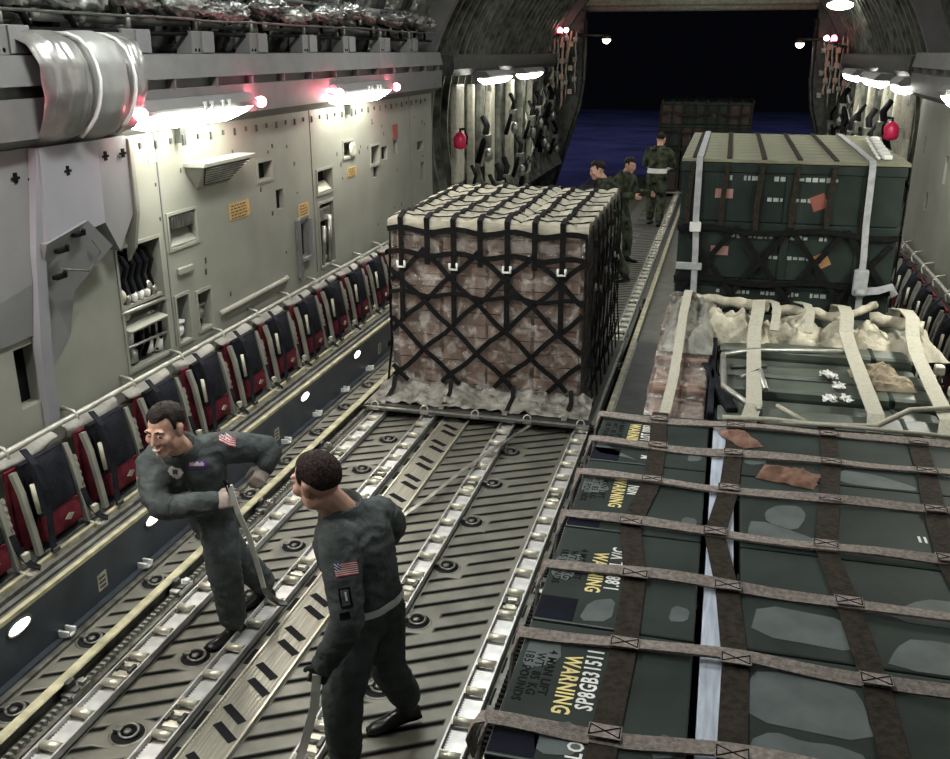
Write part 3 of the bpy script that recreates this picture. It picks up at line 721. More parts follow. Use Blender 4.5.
duct(5.78, 6.02, .09, M['silver'], 'silver_gusset', root, .02)
for y in (5.41, 5.79):
    obj('piping', MB().tube([(-4.1,y,3.40),(-4.0,y,3.395),(-3.92,y,3.365),(-3.855,y,3.30),(-3.822,y,3.22),(-3.805,y,3.13),(-3.806,y-.01,3.05),(-3.822,y-.02,2.97),(-3.85,y-.03,2.90),(-3.89,y-.045,2.84),(-3.95,y-.06,2.78)], .013, 8), M['white'], root)
# ledge boxes
for k, y in enumerate((4.98, 6.25, 7.15, 8.1, 9.2, 10.25, 11.4, 12.5)):
    root = thing('junction_box', 'small grey box on the left ledge, %s from the near end' % ORD[k], 'box', (-4.1,y,3.28), 'junction boxes on the left ledge')
    obj('body', MB().box((-4.20,y-.17,3.27),(-4.06,y+.17,3.44), bev=.008), M['ledge'], root)
    obj('front_cover', MB().box((-4.062,y-.03,3.28),(-4.045,y+.15,3.435), bev=.004), M['wallg'], root)
    obj('screws', MB().ell((-4.06,y-.12,3.30),(.006,.014,.014),8,6).ell((-4.06,y-.07,3.30),(.006,.014,.014),8,6), M['blackpaint'], root)
    obj('fitting', MB().tube([(-4.12,y,3.43),(-4.12,y,3.53),(-4.2,y+.03,3.58)], .02, 8), M['steel'], root)
# pipes, wiring and hoses above the ledge
random.seed(12)
for k, (x, z, r, m) in enumerate(((-4.20,3.50,.032,'darkmetal'), (-4.25,3.60,.045,'foild'), (-4.10,3.42,.016,'blackpaint'), (-4.14,3.74,.025,'darkmetal'), (-4.02,3.52,.010,'darkmetal'))):
    pts = [(x+.015*noise.noise(V((yy*1.7,k,0))), yy, z+.02*noise.noise(V((yy*1.3,k,5)))) for yy in [2.2+.35*i for i in range(33)]]
    tag(obj('overhead_pipe', MB().tube(pts, r, 8), M[m]), 'pipe running along above the left ledge, %s of five' % ORD[k], 'pipe', 'pipes above the left ledge')
for k in range(20):
    y = 3.6+k*.5; mb = MB(); a = random.uniform(.05,.14); x = -4.12-.1*random.random(); z = 3.46+.15*random.random()
    mb.tube([(x-.12,y-.05,z-.02),(x-.03,y,z+a),(x+.05,y+.06,z+a*.6),(x+.03,y+.14,z-.04),(x-.08,y+.2,z-.05)], .014+.012*random.random(), 7)
    mb.box((x-.05,y+.1,z-.06),(x+.01,y+.2,z+.0), 1, bev=.006).ell((x+.02,y+.22,z+.03),(.03,.035,.03),8,6,1)
    tag(obj('wire_bundle', mb, [M['blackpaint'], M['steel']]), 'looped hose and clamp above the left ledge, %s from the near end' % ORD[k], 'wiring', 'hoses and clamps above the left ledge')
for k in range(11):
    y = 3.3+k*.98; mb = MB(); sd = k*3.1
    def fn(u, v):
        th = math.radians(17+22*v); q = math.sin(PI*u)**.5*math.sin(PI*v)**.5
        n_ = .05*noise.noise(V((u*4+sd,v*4,0)))+.035*noise.noise(V((u*11,v*11,sd)))
        return arc(th, R0-.10-.09*q-n_, y-.22+.44*u)
    mb.grid(22, 22, fn)
    struct('ceiling_blanket', mb, M['foil'])
random.seed(77)
for k in range(16):
    y = 3.0+k*.66+.2*random.random(); x = -4.06-.10*random.random(); z = 3.60+.10*random.random(); sd = k*4.7; mb = MB()
    rx, ry, rz = .10, .26+.14*random.random(), .075
    def fn(u, v):
        a, b = 2*PI*u, PI*v
        d = V((math.sin(b)*math.cos(a), math.cos(b), math.sin(b)*math.sin(a)))
        n_ = 1+.45*noise.noise(V((math.cos(a)*2.2+sd, math.sin(a)*2.2, v*6)))+.42*noise.noise(V((math.cos(a)*5, math.sin(a)*5+sd, v*19)))+.2*noise.noise(V((math.cos(a)*11, math.sin(a)*11+sd, v*43)))
        return (x+d.x*rx*n_, y+d.y*ry, z+d.z*rz*n_)
    mb.grid(36, 60, fn); struct('ceiling_foil', mb, M['foil'] if k % 3 else M['foild'])
# wedge shaped air grille
root = thing('air_grille', 'wedge shaped air grille jutting from the left wall below the first light', 'grille', (-4.05,7.27,2.23))
vs = [(WX,6.84,2.42),(WX,7.70,2.42),(WX,7.46,2.23),(WX,7.0,2.23),(-3.98,6.86,2.43),(-3.98,7.68,2.43),(-4.10,7.45,2.25),(-4.10,7.02,2.25)]
obj('housing', MB().add(vs, [(0,1,5,4),(1,2,6,5),(2,3,7,6),(3,0,4,7)]).box((WX,6.83,2.42),(-3.965,7.71,2.455), bev=.006), M['wall'], root)
mb = MB().add([(-3.983,6.89,2.42),(-3.983,7.65,2.42),(-4.098,7.43,2.255),(-4.098,7.04,2.255)], [(0,1,2,3)])
obj('grille_face', mb, M['darkmetal'], root)
mb = MB()
for j in range(1,8):
    t = j/8; mb.tube([(-3.98-.115*t,6.89+.15*t,2.42-.165*t),(-3.98-.115*t,7.65-.22*t,2.42-.165*t)], .006, 5)
o = obj('grille_bars', mb, M['steel'], root)
# oxygen / hose recess contents
root = thing('hose_panel', 'open recess in the left wall full of hoses, bottles and valves', 'equipment panel', (-4.2,6.1,1.05))
for k in range(5):
    y = 5.92+k*.085
    obj('hose', MB().tube([(-4.26,y,1.90),(-4.20,y+.005,1.88),(-4.17,y+.03,1.80),(-4.19,y+.0,1.70),(-4.18,y+.02,1.60),(-4.20,y+.03,1.52)], .017, 7), M['blackpaint'], root)
    obj('connector', MB().lathe((-4.18,y+.025,1.56), [(.012,-.04),(.026,-.02),(.026,.02),(.014,.04)], 8), M['white'] if k in (1,2,3) else M['steel'], root)
obj('shelf', MB().box((-4.30,5.83,1.50),(-4.16,6.37,1.525)).box((-4.30,5.83,1.36),(-4.10,6.33,1.375),0,Matrix.Rotation(.25,3,'Y')), M['wall'], root)
obj('cross_bar', MB().tube([(-4.15,5.80,1.485),(-4.15,6.40,1.47)], .016, 7).tube([(-4.16,5.83,1.22),(-4.16,6.37,1.20)], .012, 7), M['steel'], root)
for k, (y, z, m) in enumerate(((5.93,1.27,'white'),(6.25,1.28,'roller'),(5.96,1.12,'steel'),(6.17,1.14,'white'),(6.30,1.12,'white'))):
    obj('bottle', MB().lathe((-4.22,y,z-.06), [(.02,0),(.05,.015),(.055,.10),(.03,.13),(.015,.17)], 10), M[m], root)
for k in range(4):
    y = 5.98+k*.09
    obj('hose', MB().tube([(-4.2,y,1.36),(-4.17,y+.05,1.30),(-4.18,y+.06,1.18),(-4.2,y+.02,1.08)], .018, 7), M['blackpaint'], root)
for k, (y, z, m) in enumerate(((5.88,1.60,'cream'),(5.90,1.46,'steel'),(6.22,1.60,'steel'))):
    obj('valve', MB().ell((-4.18,y,z),(.03,.04,.05),10,8), M[m], root)
# frames round the recesses
for i, h in enumerate(HOLES):
    if i in (4, 5, 9, 11, 13, 14, 15, 16, 17): continue
    y0, y1, z0, z1 = h[:4]; mb = MB(); t = .025; d = WX+.012
    mb.box((WX,y0-t,z0-t),(d,y0,z1+t)).box((WX,y1,z0-t),(d,y1+t,z1+t)).box((WX,y0,z0-t),(d,y1,z0)).box((WX,y0,z1),(d,y1,z1+t))
    struct('trim_%d' % ntrim, mb, M['wall']); ntrim += 1
vl = tag(obj('vent_louvre', MB().box((-4.2,6.55,1.97),(-4.145,6.90,2.07)).prism([(WX-.09,1.84),(WX-.0,1.84),(WX-.085,1.95)],6.54,6.92,mi=1), [M['darkmetal'], M['wall']]), 'dark louvre and sloped sill inside the recess right of the hose recess', 'vent')
mb = MB()
for j in range(9): mb.box((-4.147,6.56+j*.038,1.975),(-4.138,6.585+j*.038,2.065))
obj('slats', mb, M['darkmetal'], vl)
for k, (y, z) in enumerate(((6.61,1.14),(6.94,1.20))):
    tag(obj('recess_valve', MB().ell((-4.2,y,z),(.03,.06,.05),10,8).box((-4.22,y-.05,z+.06),(-4.17,y+.05,z+.085),bev=.004), M['white'] if k == 0 else M['steel']), 'pale valve inside the %s narrow slot recess on the left wall' % ORD[k], 'valve')
tag(obj('recess_equipment', MB().box((-4.22,9.45,1.55),(-4.16,9.75,1.70),bev=.02).tube([(-4.16,9.5,1.1),(-4.15,9.52,1.5)],.025,8).tube([(-4.16,9.66,1.1),(-4.15,9.68,1.6)],.03,8).box((-4.2,9.44,1.1),(-4.17,9.74,1.16),bev=.01), M['steel']), 'metal tubes inside the tall dark recess near the wrapped load', 'equipment')
tag(obj('recess_tray', MB().prism([(WX-.09,1.87),(WX,1.87),(WX-.08,1.96)],9.42,9.78), M['cream']), 'pale sloped tray in the box recess below the second light', 'tray')
root = thing('document_holder', 'tall grey holder on the left wall left of the tall dark recess', 'holder', (-4.12,8.95,1.08))
obj('back_plate', MB().box((WX+.001,8.80,1.08),(WX+.03,8.88,1.68),bev=.005).box((WX+.001,8.84,1.66),(WX+.02,9.10,1.69)), M['ledge'], root)
obj('pocket', MB().box((WX+.001,8.88,1.24),(WX+.05,9.1,1.28),bev=.005).box((WX+.001,9.08,1.26),(WX+.05,9.11,1.66),bev=.004), M['wallg'], root)
for k, (y0, y1, z0, z1) in enumerate(((7.49,7.86,1.885,2.03),(8.90,9.14,1.665,1.82),(10.25,10.52,1.925,2.03))):
    root = thing('placard', 'orange warning placard on the left wall, %s from the near end' % ORD[k], 'placard', (WX,(y0+y1)/2,z0), 'orange placards on the left wall')
    obj('plate', MB().box((WX+.001,y0,z0),(WX+.006,y1,z1)), M['placard'], root)
    mb = MB(); n_ = 5
    for j in range(n_):
        z = z0+(z1-z0)*(j+.6)/(n_+.4); yy = y0+.03
        while yy < y1-.06:
            l_ = .02+.04*random.random(); mb.box((WX+.005,yy,z-.006),(WX+.0072,min(yy+l_,y1-.03),z+.006)); yy += l_+.015
    o = obj('print_lines', mb, M['darkmetal'], root); o['kind'] = 'stuff'
root = thing('long_bump', 'long rounded grip bar on the left wall just above the seats', 'grip bar', (-4.12,7.88,1.12))
obj('bar', MB().tube([(-4.15,7.18,1.13),(-4.13,7.24,1.14),(-4.13,8.48,1.15),(-4.15,8.54,1.15)], .026, 10), M['wall'], root)
wbox('latch_plate', 'small raised latch plate on the left wall below the vent recess', 'latch', 6.58,6.80,1.60,1.66,.03, M['wall'], bev=.014)
tag(obj('round_cap', MB().lathe((WX,10.42,2.22), [(.09,0),(.09,.02),(.06,.03)], 16, axis='x'), M['cream']), 'pale round cap on the left wall below the second light', 'cap')
wbox('marking_plate', 'small blue marking on the cream wall under the first light', 'marking', 6.36,6.46,2.50,2.60,.004, mat('blue_mark',(.30,.42,.45)), bev=.001)
wbox('marking_plate', 'red framed small sign on the left wall near its aft end', 'sign', 11.82,12.02,2.22,2.40,.01, M['redlabel'], bev=.002)
mb = MB()
for j in range(36): mb.box((WX,6.05+j*.205,2.60+.02*(j % 2)),(WX+.012,6.075+j*.205,2.66))
o = tag(obj('fastener_row', mb, M['darkmetal']), 'row of small dark fasteners along the left wall under the lights', 'fasteners'); o['kind'] = 'stuff'
mb = MB()
random.seed(5)
for j in range(46):
    y = random.uniform(6.4,13.2); z = random.uniform(1.15,2.5)
    if any(h[0]-.06 < y < h[1]+.06 and h[2]-.06 < z < h[3]+.06 for h in HOLES): continue
    mb.box((WX+.0005,y,z),(WX+.004,y+.012+.02*random.random(),z+.02+.03*random.random()))
o = tag(obj('stencil_markings', mb, M['darkmetal']), 'scattered small dark stencil marks and fasteners on the left wall', 'markings'); o['kind'] = 'stuff'
for k, y in enumerate((6.46, 9.28, 12.52)):
    tag(obj('panel_joint', MB().box((WX,y,1.05),(WX+.006,y+.012,2.72)), M['ledge']), 'thin vertical panel joint on the left wall, %s from the near end' % ORD[k], 'panel joint', 'panel joints on the left wall')
# ------------------------------------------------------------------ far side walls: ducts, posts, bottles
random.seed(21)
for s in (0, 1):
    sn = 'left' if not s else 'right'
    for k, (y, z0, z1, m, w) in enumerate(((15.3,1.2,2.78,'cream',.5),(16.3,.9,2.75,'cream',.12),(16.9,1.3,2.8,'aft',.25),(17.6,.9,2.8,'cream',.35),(18.4,.8,2.75,'aft',.2),(19.3,.9,2.75,'cream',.3),(20.4,.7,2.8,'aft',.3),(21.4,.7,2.8,'cream',.14),(22.5,.6,2.9,'aft',.3))):
        mb = MB().box((-4.37,y,z0),(-4.27+.04*random.random(),y+w,z1), bev=.03)
        tag(obj('upright_duct', side(mb, s), M[m]), '%s upright duct on the far %s wall, %s from the near end' % ('pale' if m == 'cream' else 'dark', sn, ORD[k]), 'duct', 'ducts on the far %s wall' % sn)
    for k in range(16):
        y = 14.4+k*.6; mb = MB(); x = -4.15+.06*random.random(); z = .7+1.5*random.random()
        mb.tube([(x-.05,y,z-.35),(x+.05,y+.02,z),(x+.08,y+.15,z+.25),(x-.02,y+.25,z+.4)], .03+.03*random.random(), 7).box((x,y,z-.1),(x+.14,y+.25,z+.12),1,bev=.02).ell((x+.07,y+.3,z-.25),(.08,.09,.12),9,7,2)
        tag(obj('stowed_equipment', side(mb, s), [M['blackpaint'], M['aft'], M['steel']]), 'dark stowed equipment on the far %s wall, %s from the near end' % (sn, ORD[k]), 'equipment', 'equipment on the far %s wall' % sn)
    for k in range(12):
        y = 20.6+k*.33; z = .6+1.9*random.random()
        mb = MB().tube([(-4.34,y,z),(-4.22,y+.3,z+.45),(-4.40,y+.45,z+.8)], .028+.02*random.random(), 7).ell((-4.26,y+.15,z+.2),(.07,.08,.08),8,6,1)
        tag(obj('strut', side(mb, s), [M['cream'] if k % 3 == 0 else M['steel'], M['aft']]), 'pale slanting strut beside the aft opening on the %s, %s from near end' % (sn, ORD[k]), 'strut', 'struts beside the aft opening, %s side' % sn)
    for k in range(7):
        x = -3.78-.10*k; y = 24.45-.05*k; z0 = 1.6+.8*random.random(); z1 = 3.4+.5*random.random()
        mb = MB().tube([(x-.25*(1-t)*(z0 < 2)+.04*noise.noise(V((t*6,k,0))), y+.03*noise.noise(V((t*5,k,3))), z0+(z1-z0)*t) for t in [i/14 for i in range(15)]], .030, 6)
        for t in (.2,.5,.8): mb.box((x-.06,y-.07,z0+(z1-z0)*t),(x+.05,y+.02,z0+(z1-z0)*t+.12), bev=.015)
        tag(obj('hanging_cable', side(mb, s), [M['carton'] if k % 2 else M['steel']]), 'wrapped cable hanging on the %s post of the aft opening, %s from its edge' % (sn, ORD[k]), 'cable', 'cables on the aft opening posts, %s side' % sn)
    y = 15.0 if not s else 15.2
    z = 1.72 if not s else 1.98; x = -4.12 if not s else -4.08
    root = thing('fire_extinguisher', 'bright red fire extinguisher on the far %s wall' % sn, 'fire extinguisher', ((x if not s else 2*XC-x),y,z))
    z += .08; obj('body', side(MB().lathe((x,y,z), [(.03,0),(.10,.03),(.11,.08),(.11,.18),(.06,.25),(.03,.27)], 14), s), M['extred'], root)
    obj('nozzle', side(MB().tube([(x,y,z+.26),(x,y,z+.31),(x+.08,y-.04,z+.32)], .02, 7).tube([(x+.08,y-.04,z+.31),(x+.13,y-.06,z+.2),(x+.12,y-.06,z+.08)],.014,6), s), M['blackpaint'], root)
    obj('bracket', side(MB().box((-4.25,y-.04,z+.12),(x-.09,y+.04,z+.18)), s), M['steel'], root)

# ------------------------------------------------------------------ cargo
TXT = {}
def text(name, body, m, parent, pos, size, ex, ey, z_off=.001, sx=1.0):
    """lettering as a thin mesh: ex = reading direction, ey = up of the letters, both unit vectors; pos = centre"""
    cu = bpy.data.curves.new('t', 'FONT'); cu.body = body; cu.size = size; cu.align_x = 'CENTER'; cu.align_y = 'CENTER'; cu.extrude = .0004; cu.resolution_u = 2
    cu.space_character = 1.12; cu.offset = size*.022
    to = bpy.data.objects.new('t', cu); C.objects.link(to); bpy.context.view_layer.update()
    me = bpy.data.meshes.new_from_object(to.evaluated_get(bpy.context.evaluated_depsgraph_get()))
    bpy.data.objects.remove(to); bpy.data.curves.remove(cu); me.name = name; me.materials.clear()
    ex = V(ex); ey = V(ey); ez = ex.cross(ey)
    R = Matrix((ex*sx, ey, ez)).transposed()
    for v in me.vertices: v.co = R @ v.co
    o = link(name, me, m, parent, V(pos) + ez*z_off - wloc(parent)); return o
def patch(name, pts, z, m, parent):
    n = len(pts); pr = []
    for i in range(n):                                              # rounded outline
        p, q = V((*pts[i],0)), V((*pts[(i+1) % n],0))
        for t in (.2,.5,.8):
            r = p.lerp(q, t); pr.append((r.x+.008*noise.noise(r*9), r.y+.008*noise.noise(r*9+V((5,0,0)))))
    return obj(name, MB().prism(pr, z, z+.0012, 'z'), m, parent)
def pallet(x0, x1, y0, y1, label):
    root = thing('cargo_pallet', label, 'pallet', ((x0+x1)/2, (y0+y1)/2, .068))
    obj('deck', MB().box((x0+.03,y0+.03,.068), (x1-.03,y1-.03,.125), bev=.004), M['pallet'], root)
    mb = MB()
    for a, b in (((x0,y0),(x1,y0+.05)),((x0,y1-.05),(x1,y1)),((x0,y0),(x0+.05,y1)),((x1-.05,y0),(x1,y1))): mb.box((*a,.072),(*b,.108), bev=.006)
    obj('edge_rail', mb, M['steel'], root)
    for k in range(5):
        x = x0+.12+(x1-x0-.24)*k/4
        obj('tie_ring', MB().tube([(x+.035*math.cos(a),y0+.025+.02*math.sin(a),.115+.03*math.sin(a)) for a in [2*PI*i/12 for i in range(12)]], .008, 6, 0, False, True), M['steel'], root)
        if k < 4: obj('edge_lip', MB().box((x+.05,y0-.012,.078),(x+(x1-x0)/4-.1,y0+.004,.10), bev=.004), M['darkmetal'], root)
    return root
# ---- load 1: wrapped cartons under a black net
pallet(-3.16, -.95, 7.92, 10.66, 'aluminium pallet under the plastic wrapped cartons and black net')
X0, X1, Y0, Y1, ZB, ZT = -2.93, -1.17, 8.36, 10.58, .13, 1.79
ncol, nrow, ndep = 4, 7, 4
cw, ch, cd = (X1-X0)/ncol, (ZT-ZB)/nrow, (Y1-Y0)/ndep
proto = None; random.seed(9)
LAY = 'bottom|second|third|fourth|fifth|sixth|top'.split('|')
for r in range(nrow):
    for d in range(ndep):
        for c in range(ncol):
            if not (d == 0 or c == ncol-1 or c == 0 or r == nrow-1): continue
            x = X0+cw*(c+.5); y = Y0+cd*(d+.5); z = ZB+ch*r
            lab = 'brown carton in the wrapped load: %s layer, %s column, %s row from the front' % (LAY[r], ORD[c], ORD[d])
            jx, jy = .012*(random.random()-.5), .02*(random.random()-.5)
            if proto is None:
                proto = thing('carton', lab, 'carton', (x,y,z), 'brown cartons inside the plastic wrap')
                mb = MB().box((x-cw/2+.012,y-cd/2+.012,z+.002), (x+cw/2-.012,y+cd/2-.012,z+ch-.004), bev=.008)
                obj('body', mb, M['carton'], proto)
                obj('tape', MB().box((x-.03,y-cd/2+.009,z+.004),(x+.03,y-cd/2+.0125,z+ch-.006)).box((x-cw/2+.011,y-cd/2+.0095,z+ch*.48),(x+cw/2-.011,y-cd/2+.0125,z+ch*.52),1), [mat('parcel_tape',(.42,.33,.25),.3), M['darkmetal']], proto)
            else: dup(proto, (x+jx,y+jy,z), lab)
mb = MB()
def wr(s0, base, nrm, nu, nv, fu, fv, amp=.022):
    nrm = V(nrm)
    def fn(u, v):
        p = V(base)+V(fu)*u+V(fv)*v
        k = noise.noise(p*3.1)*.6+noise.noise(p*9)*.35+noise.noise(p*21)*.2
        e = min(u,1-u,v*1.0,1.0)*12; e = max(0,min(1,e))
        return p+nrm*(.022+amp*k*e)
    mb.grid(nu, nv, fn)
wr(0,(X0-.03,Y0-.02,ZB),(0,-1,0),60,56,(X1-X0+.06,0,0),(0,0,ZT-ZB+.02))
wr(0,(X1+.02,Y0-.03,ZB),(1,0,0),50,50,(0,Y1-Y0+.04,0),(0,0,ZT-ZB+.02))
wr(0,(X0-.02,Y1,ZB),(-1,0,0),40,40,(0,Y0-Y1-.02,0),(0,0,ZT-ZB+.02))
tag(obj('plastic_wrap', mb, M['plastic']), 'crinkled clear plastic film wrapped round the brown cartons', 'plastic wrap')
# crumpled film skirts at the foot, on the pallet
mb = MB()
mb.grid(130, 18, lambda u, v: (X0-.16+(X1-X0+.32)*u, 7.99+.36*v, max(.128,.135+.10*v**1.5+.06*abs(noise.noise(V((u*16,v*5,2))))+.04*noise.noise(V((u*31,v*9,6)))*(.3+v)+.06*v*noise.noise(V((u*7,v,6))))))
tag(obj('film_skirt', mb, M['skirt']), 'crumpled grey film skirt lying on the pallet edge before the wrapped load', 'plastic sheet')
# pale quilted cover on the top
mb = MB()
XA, XB, YA, YB = X0-.05, X1+.06, Y0-.06, Y1+.05
def qt(u, v):
    x = XA+(XB-XA)*u; y = YA+(YB-YA)*v
    q = (abs(math.sin(PI*u*7.5))**.5)*(abs(math.sin(PI*v*8))**.5)
    return (x, y, 1.825+.045*q+.018*noise.noise(V((x*4,y*4,0)))+.02*noise.noise(V((x*1.3,y*1.3,7))))
mb.grid(90, 90, qt)
def hang(fx):
    mb.grid(70, 8, fx)
hang(lambda u, v: (XA+(XB-XA)*u, YA-.012*math.sin(PI*v)-.01*noise.noise(V((u*12,v*2,3))), qt(u,0)[2]-(.10+.04*noise.noise(V((u*9,0,1))))*v))
hang(lambda u, v: (XB+.012*math.sin(PI*v), YA+(YB-YA)*u, qt(1,u)[2]-(.12+.06*noise.noise(V((u*9,4,1))))*v))
hang(lambda u, v: (XA-.012*math.sin(PI*v), YA+(YB-YA)*u, qt(0,u)[2]-(.12+.06*noise.noise(V((u*9,8,1))))*v))
tag(obj('quilted_cover', mb, M['quilt']), 'pale quilted cover over the top of the plastic wrapped load', 'cover')
# black net
root = thing('cargo_net', 'black webbing net with white hooks over the plastic wrapped load', 'net', ((X0+X1)/2,(Y0+Y1)/2,.13))
yf = Y0-.075; W = .045; T = .008
def wb(pts, nrm, w=W, m='webblack', nm='webbing'):
    return obj(nm, MB().strap(pts, w, T, nrm), M[m], root)
cols = [X0+.08+.252*k for k in range(7)]
for k, x in enumerate(cols):
    p = [(x,YB,qt((x-XA)/(XB-XA),1)[2]+.01)]+[(x,YA+(YB-YA)*t,qt((x-XA)/(XB-XA),t)[2]+.012) for t in [1-.04*i for i in range(1,25)]]
    nn = [(0,0,1)]*len(p)
    low = 1.42 if k % 2 else .86
    p += [(x,YA-.03,1.85),(x,yf-.005,1.78),(x,yf,1.5),(x,yf,low)]; nn += [(0,-.6,.8),(0,-1,.2),(0,-1,0),(0,-1,0)]
    wb(p, nn, .05)
for j in range(8):
    y = YA+.06+(YB-YA-.1)*j/7
    p = [(XA+(XB-XA)*t,y,qt(t,(y-YA)/(YB-YA))[2]+.008) for t in [i/24 for i in range(25)]]
    wb(p, (0,0,1), .018)
for z, w in ((1.74,.05),(1.52,.05),(1.14,.04)):
    wb([(X0-.05+(X1-X0+.1)*i/20,yf-.004,z+.02*math.sin(i*1.1)) for i in range(21)], (0,-1,0), w)
# diagonals on the front
xl, xr, zl, zh = X0-.03, X1+.03, .26, 1.56
def clip(c, sg):
    pts = []
    x = xl
    for i in range(61):
        x = xl+(xr-xl)*i/60; z = c+sg*.92*(x-xl)
        if zl <= z <= zh: pts.append((x, yf+.006*sg, z+.012*math.sin(i*.5+c*7)))
    return pts
for k in range(-4, 6):
    for sg in (1, -1):
        c = (.30+.475*k) if sg > 0 else (.42+.475*(k+2))
        p = clip(c, sg)
        if len(p) > 5: wb(p, (0,-1,0), .046)
for k in (0,2,4,6):
    x = cols[k]; z = 1.40
    h = obj('hook', MB().tube([(x-.035,yf-.014,z+.05),(x-.035,yf-.018,z-.01),(x+.035,yf-.018,z-.01),(x+.035,yf-.014,z+.05)], .013, 7), M['white'], root)
# right side of the net (dark, sagging) and left side
xs = X1+.10
for j in range(8):
    y = Y0-.02+(Y1-Y0)*j/7
    wb([(XB+.03,y,1.84),(xs+.01,y,1.6),(xs,y+.03,1.1),(xs+.01,y,.6),(xs+.05,y,.15)], (1,0,0), .06)
for z in (1.66,1.32,.98,.64,.32):
    wb([(xs+.012,Y0-.03+(Y1-Y0+.03)*i/14,z+.03*math.sin(i*1.7+z*9)) for i in range(15)], (1,0,0), .06)
for k in range(9):
    wb([(xs+.016,Y0+.28*k-.28+.07*i,.3+.12*i) for i in range(11) if Y0-.05 < Y0+.28*k-.28+.07*i < Y1], (1,0,0), .06) if k < 8 else None
for j in range(6):
    y = Y0+.05+(Y1-Y0)*j/6
    obj('hook', MB().tube([(xs+.02,y-.03,1.3-.1*(j%2)),(xs+.03,y-.03,1.25-.1*(j%2)),(xs+.03,y+.03,1.25-.1*(j%2)),(xs+.02,y+.03,1.3-.1*(j%2))], .01, 6), M['steel'], root)
    wb([(X0-.06,y,1.8),(X0-.09,y,1.2),(X0-.08,y,.6),(X0-.14,y,.15)], (-1,0,0), .05)
for z in (1.5,1.05,.6): wb([(X0-.095,Y0-.03+(Y1-Y0)*i/10,z) for i in range(11)], (-1,0,0), .05)
for x, dz in ((X0-.02,0),(X0+.55,0),(X1-.6,0),(X1-.05,0)):
    wb([(x,yf,.30),(x+.02,yf-.10,.22),(x+.0,8.02,.15),(x-.02,7.955,.135)], [(0,-1,.2),(0,-.7,.7),(0,-.3,1),(0,0,1)], .04)
    obj('strap_hook', MB().box((x-.03,7.945,.128),(x+.02,8.0,.155), bev=.006), M['steel'], root)

# ---- load 2: strapped dark green boxes nearest the camera
pallet(-.84, 1.40, 2.28, 5.02, 'aluminium pallet under the strapped dark green boxes')
ZTOP = 1.35
BY = [2.205,2.93,3.665,4.395,5.115]
def green_box(x0, x1, y0, y1, z0, z1, label, lid=True):
    root = thing('ammunition_box', label, 'box', ((x0+x1)/2,(y0+y1)/2,z0), 'dark green boxes under the strap net')
    g = .006
    obj('body', MB().box((x0+g,y0+g,z0+.001),(x1-g,y1-g,z1-.07), bev=.008), M['green'], root)
    obj('lid', MB().box((x0+g-.002,y0+g-.002,z1-.068),(x1-g+.002,y1-g+.002,z1), bev=.010), M['green'], root)
    for yy in (y0+.18, y1-.18):
        obj('latch', MB().box((x0-.006,yy-.025,z1-.13),(x0+.012,yy+.025,z1-.04), bev=.004), M['darkmetal'], root)
    obj('handle', MB().tube([(x0+.02+(x1-x0)*.35,y0+.01,z1-.2),(x0+(x1-x0)*.35+.02,y0-.0,z1-.24),(x0+(x1-x0)*.65-.02,y0-.0,z1-.24),(x0+(x1-x0)*.65-.02,y0+.01,z1-.2)], .008, 6), M['darkmetal'], root)
    return root
XL0, XL1, XR0, XR1 = -.55, .035, .185, 1.42
wht, yel, blk = M['white'], M['yellow'], M['blackpaint']
UP, DN = (0,1,0), (0,-1,0)
whites = ['SP8GB31511','1.881/1L V/C','NSN','LOT 0083']
PATCH = {0:[[(-.52,2.62),(-.40,2.70),(-.42,2.86),(-.53,2.88)],[(-.42,2.36),(-.30,2.42),(-.27,2.27),(-.40,2.24)]],
         1:[[(-.535,3.42),(-.42,3.44),(-.45,3.22),(-.53,3.24)],[(-.36,3.10),(-.26,3.14),(-.27,2.98),(-.38,2.96)]],
         2:[[(-.53,4.0),(-.40,4.05),(-.44,4.18),(-.53,4.2)]],
         3:[[(-.53,4.5),(-.36,4.47),(-.30,4.44),(-.44,4.56),(-.53,4.68)]]}
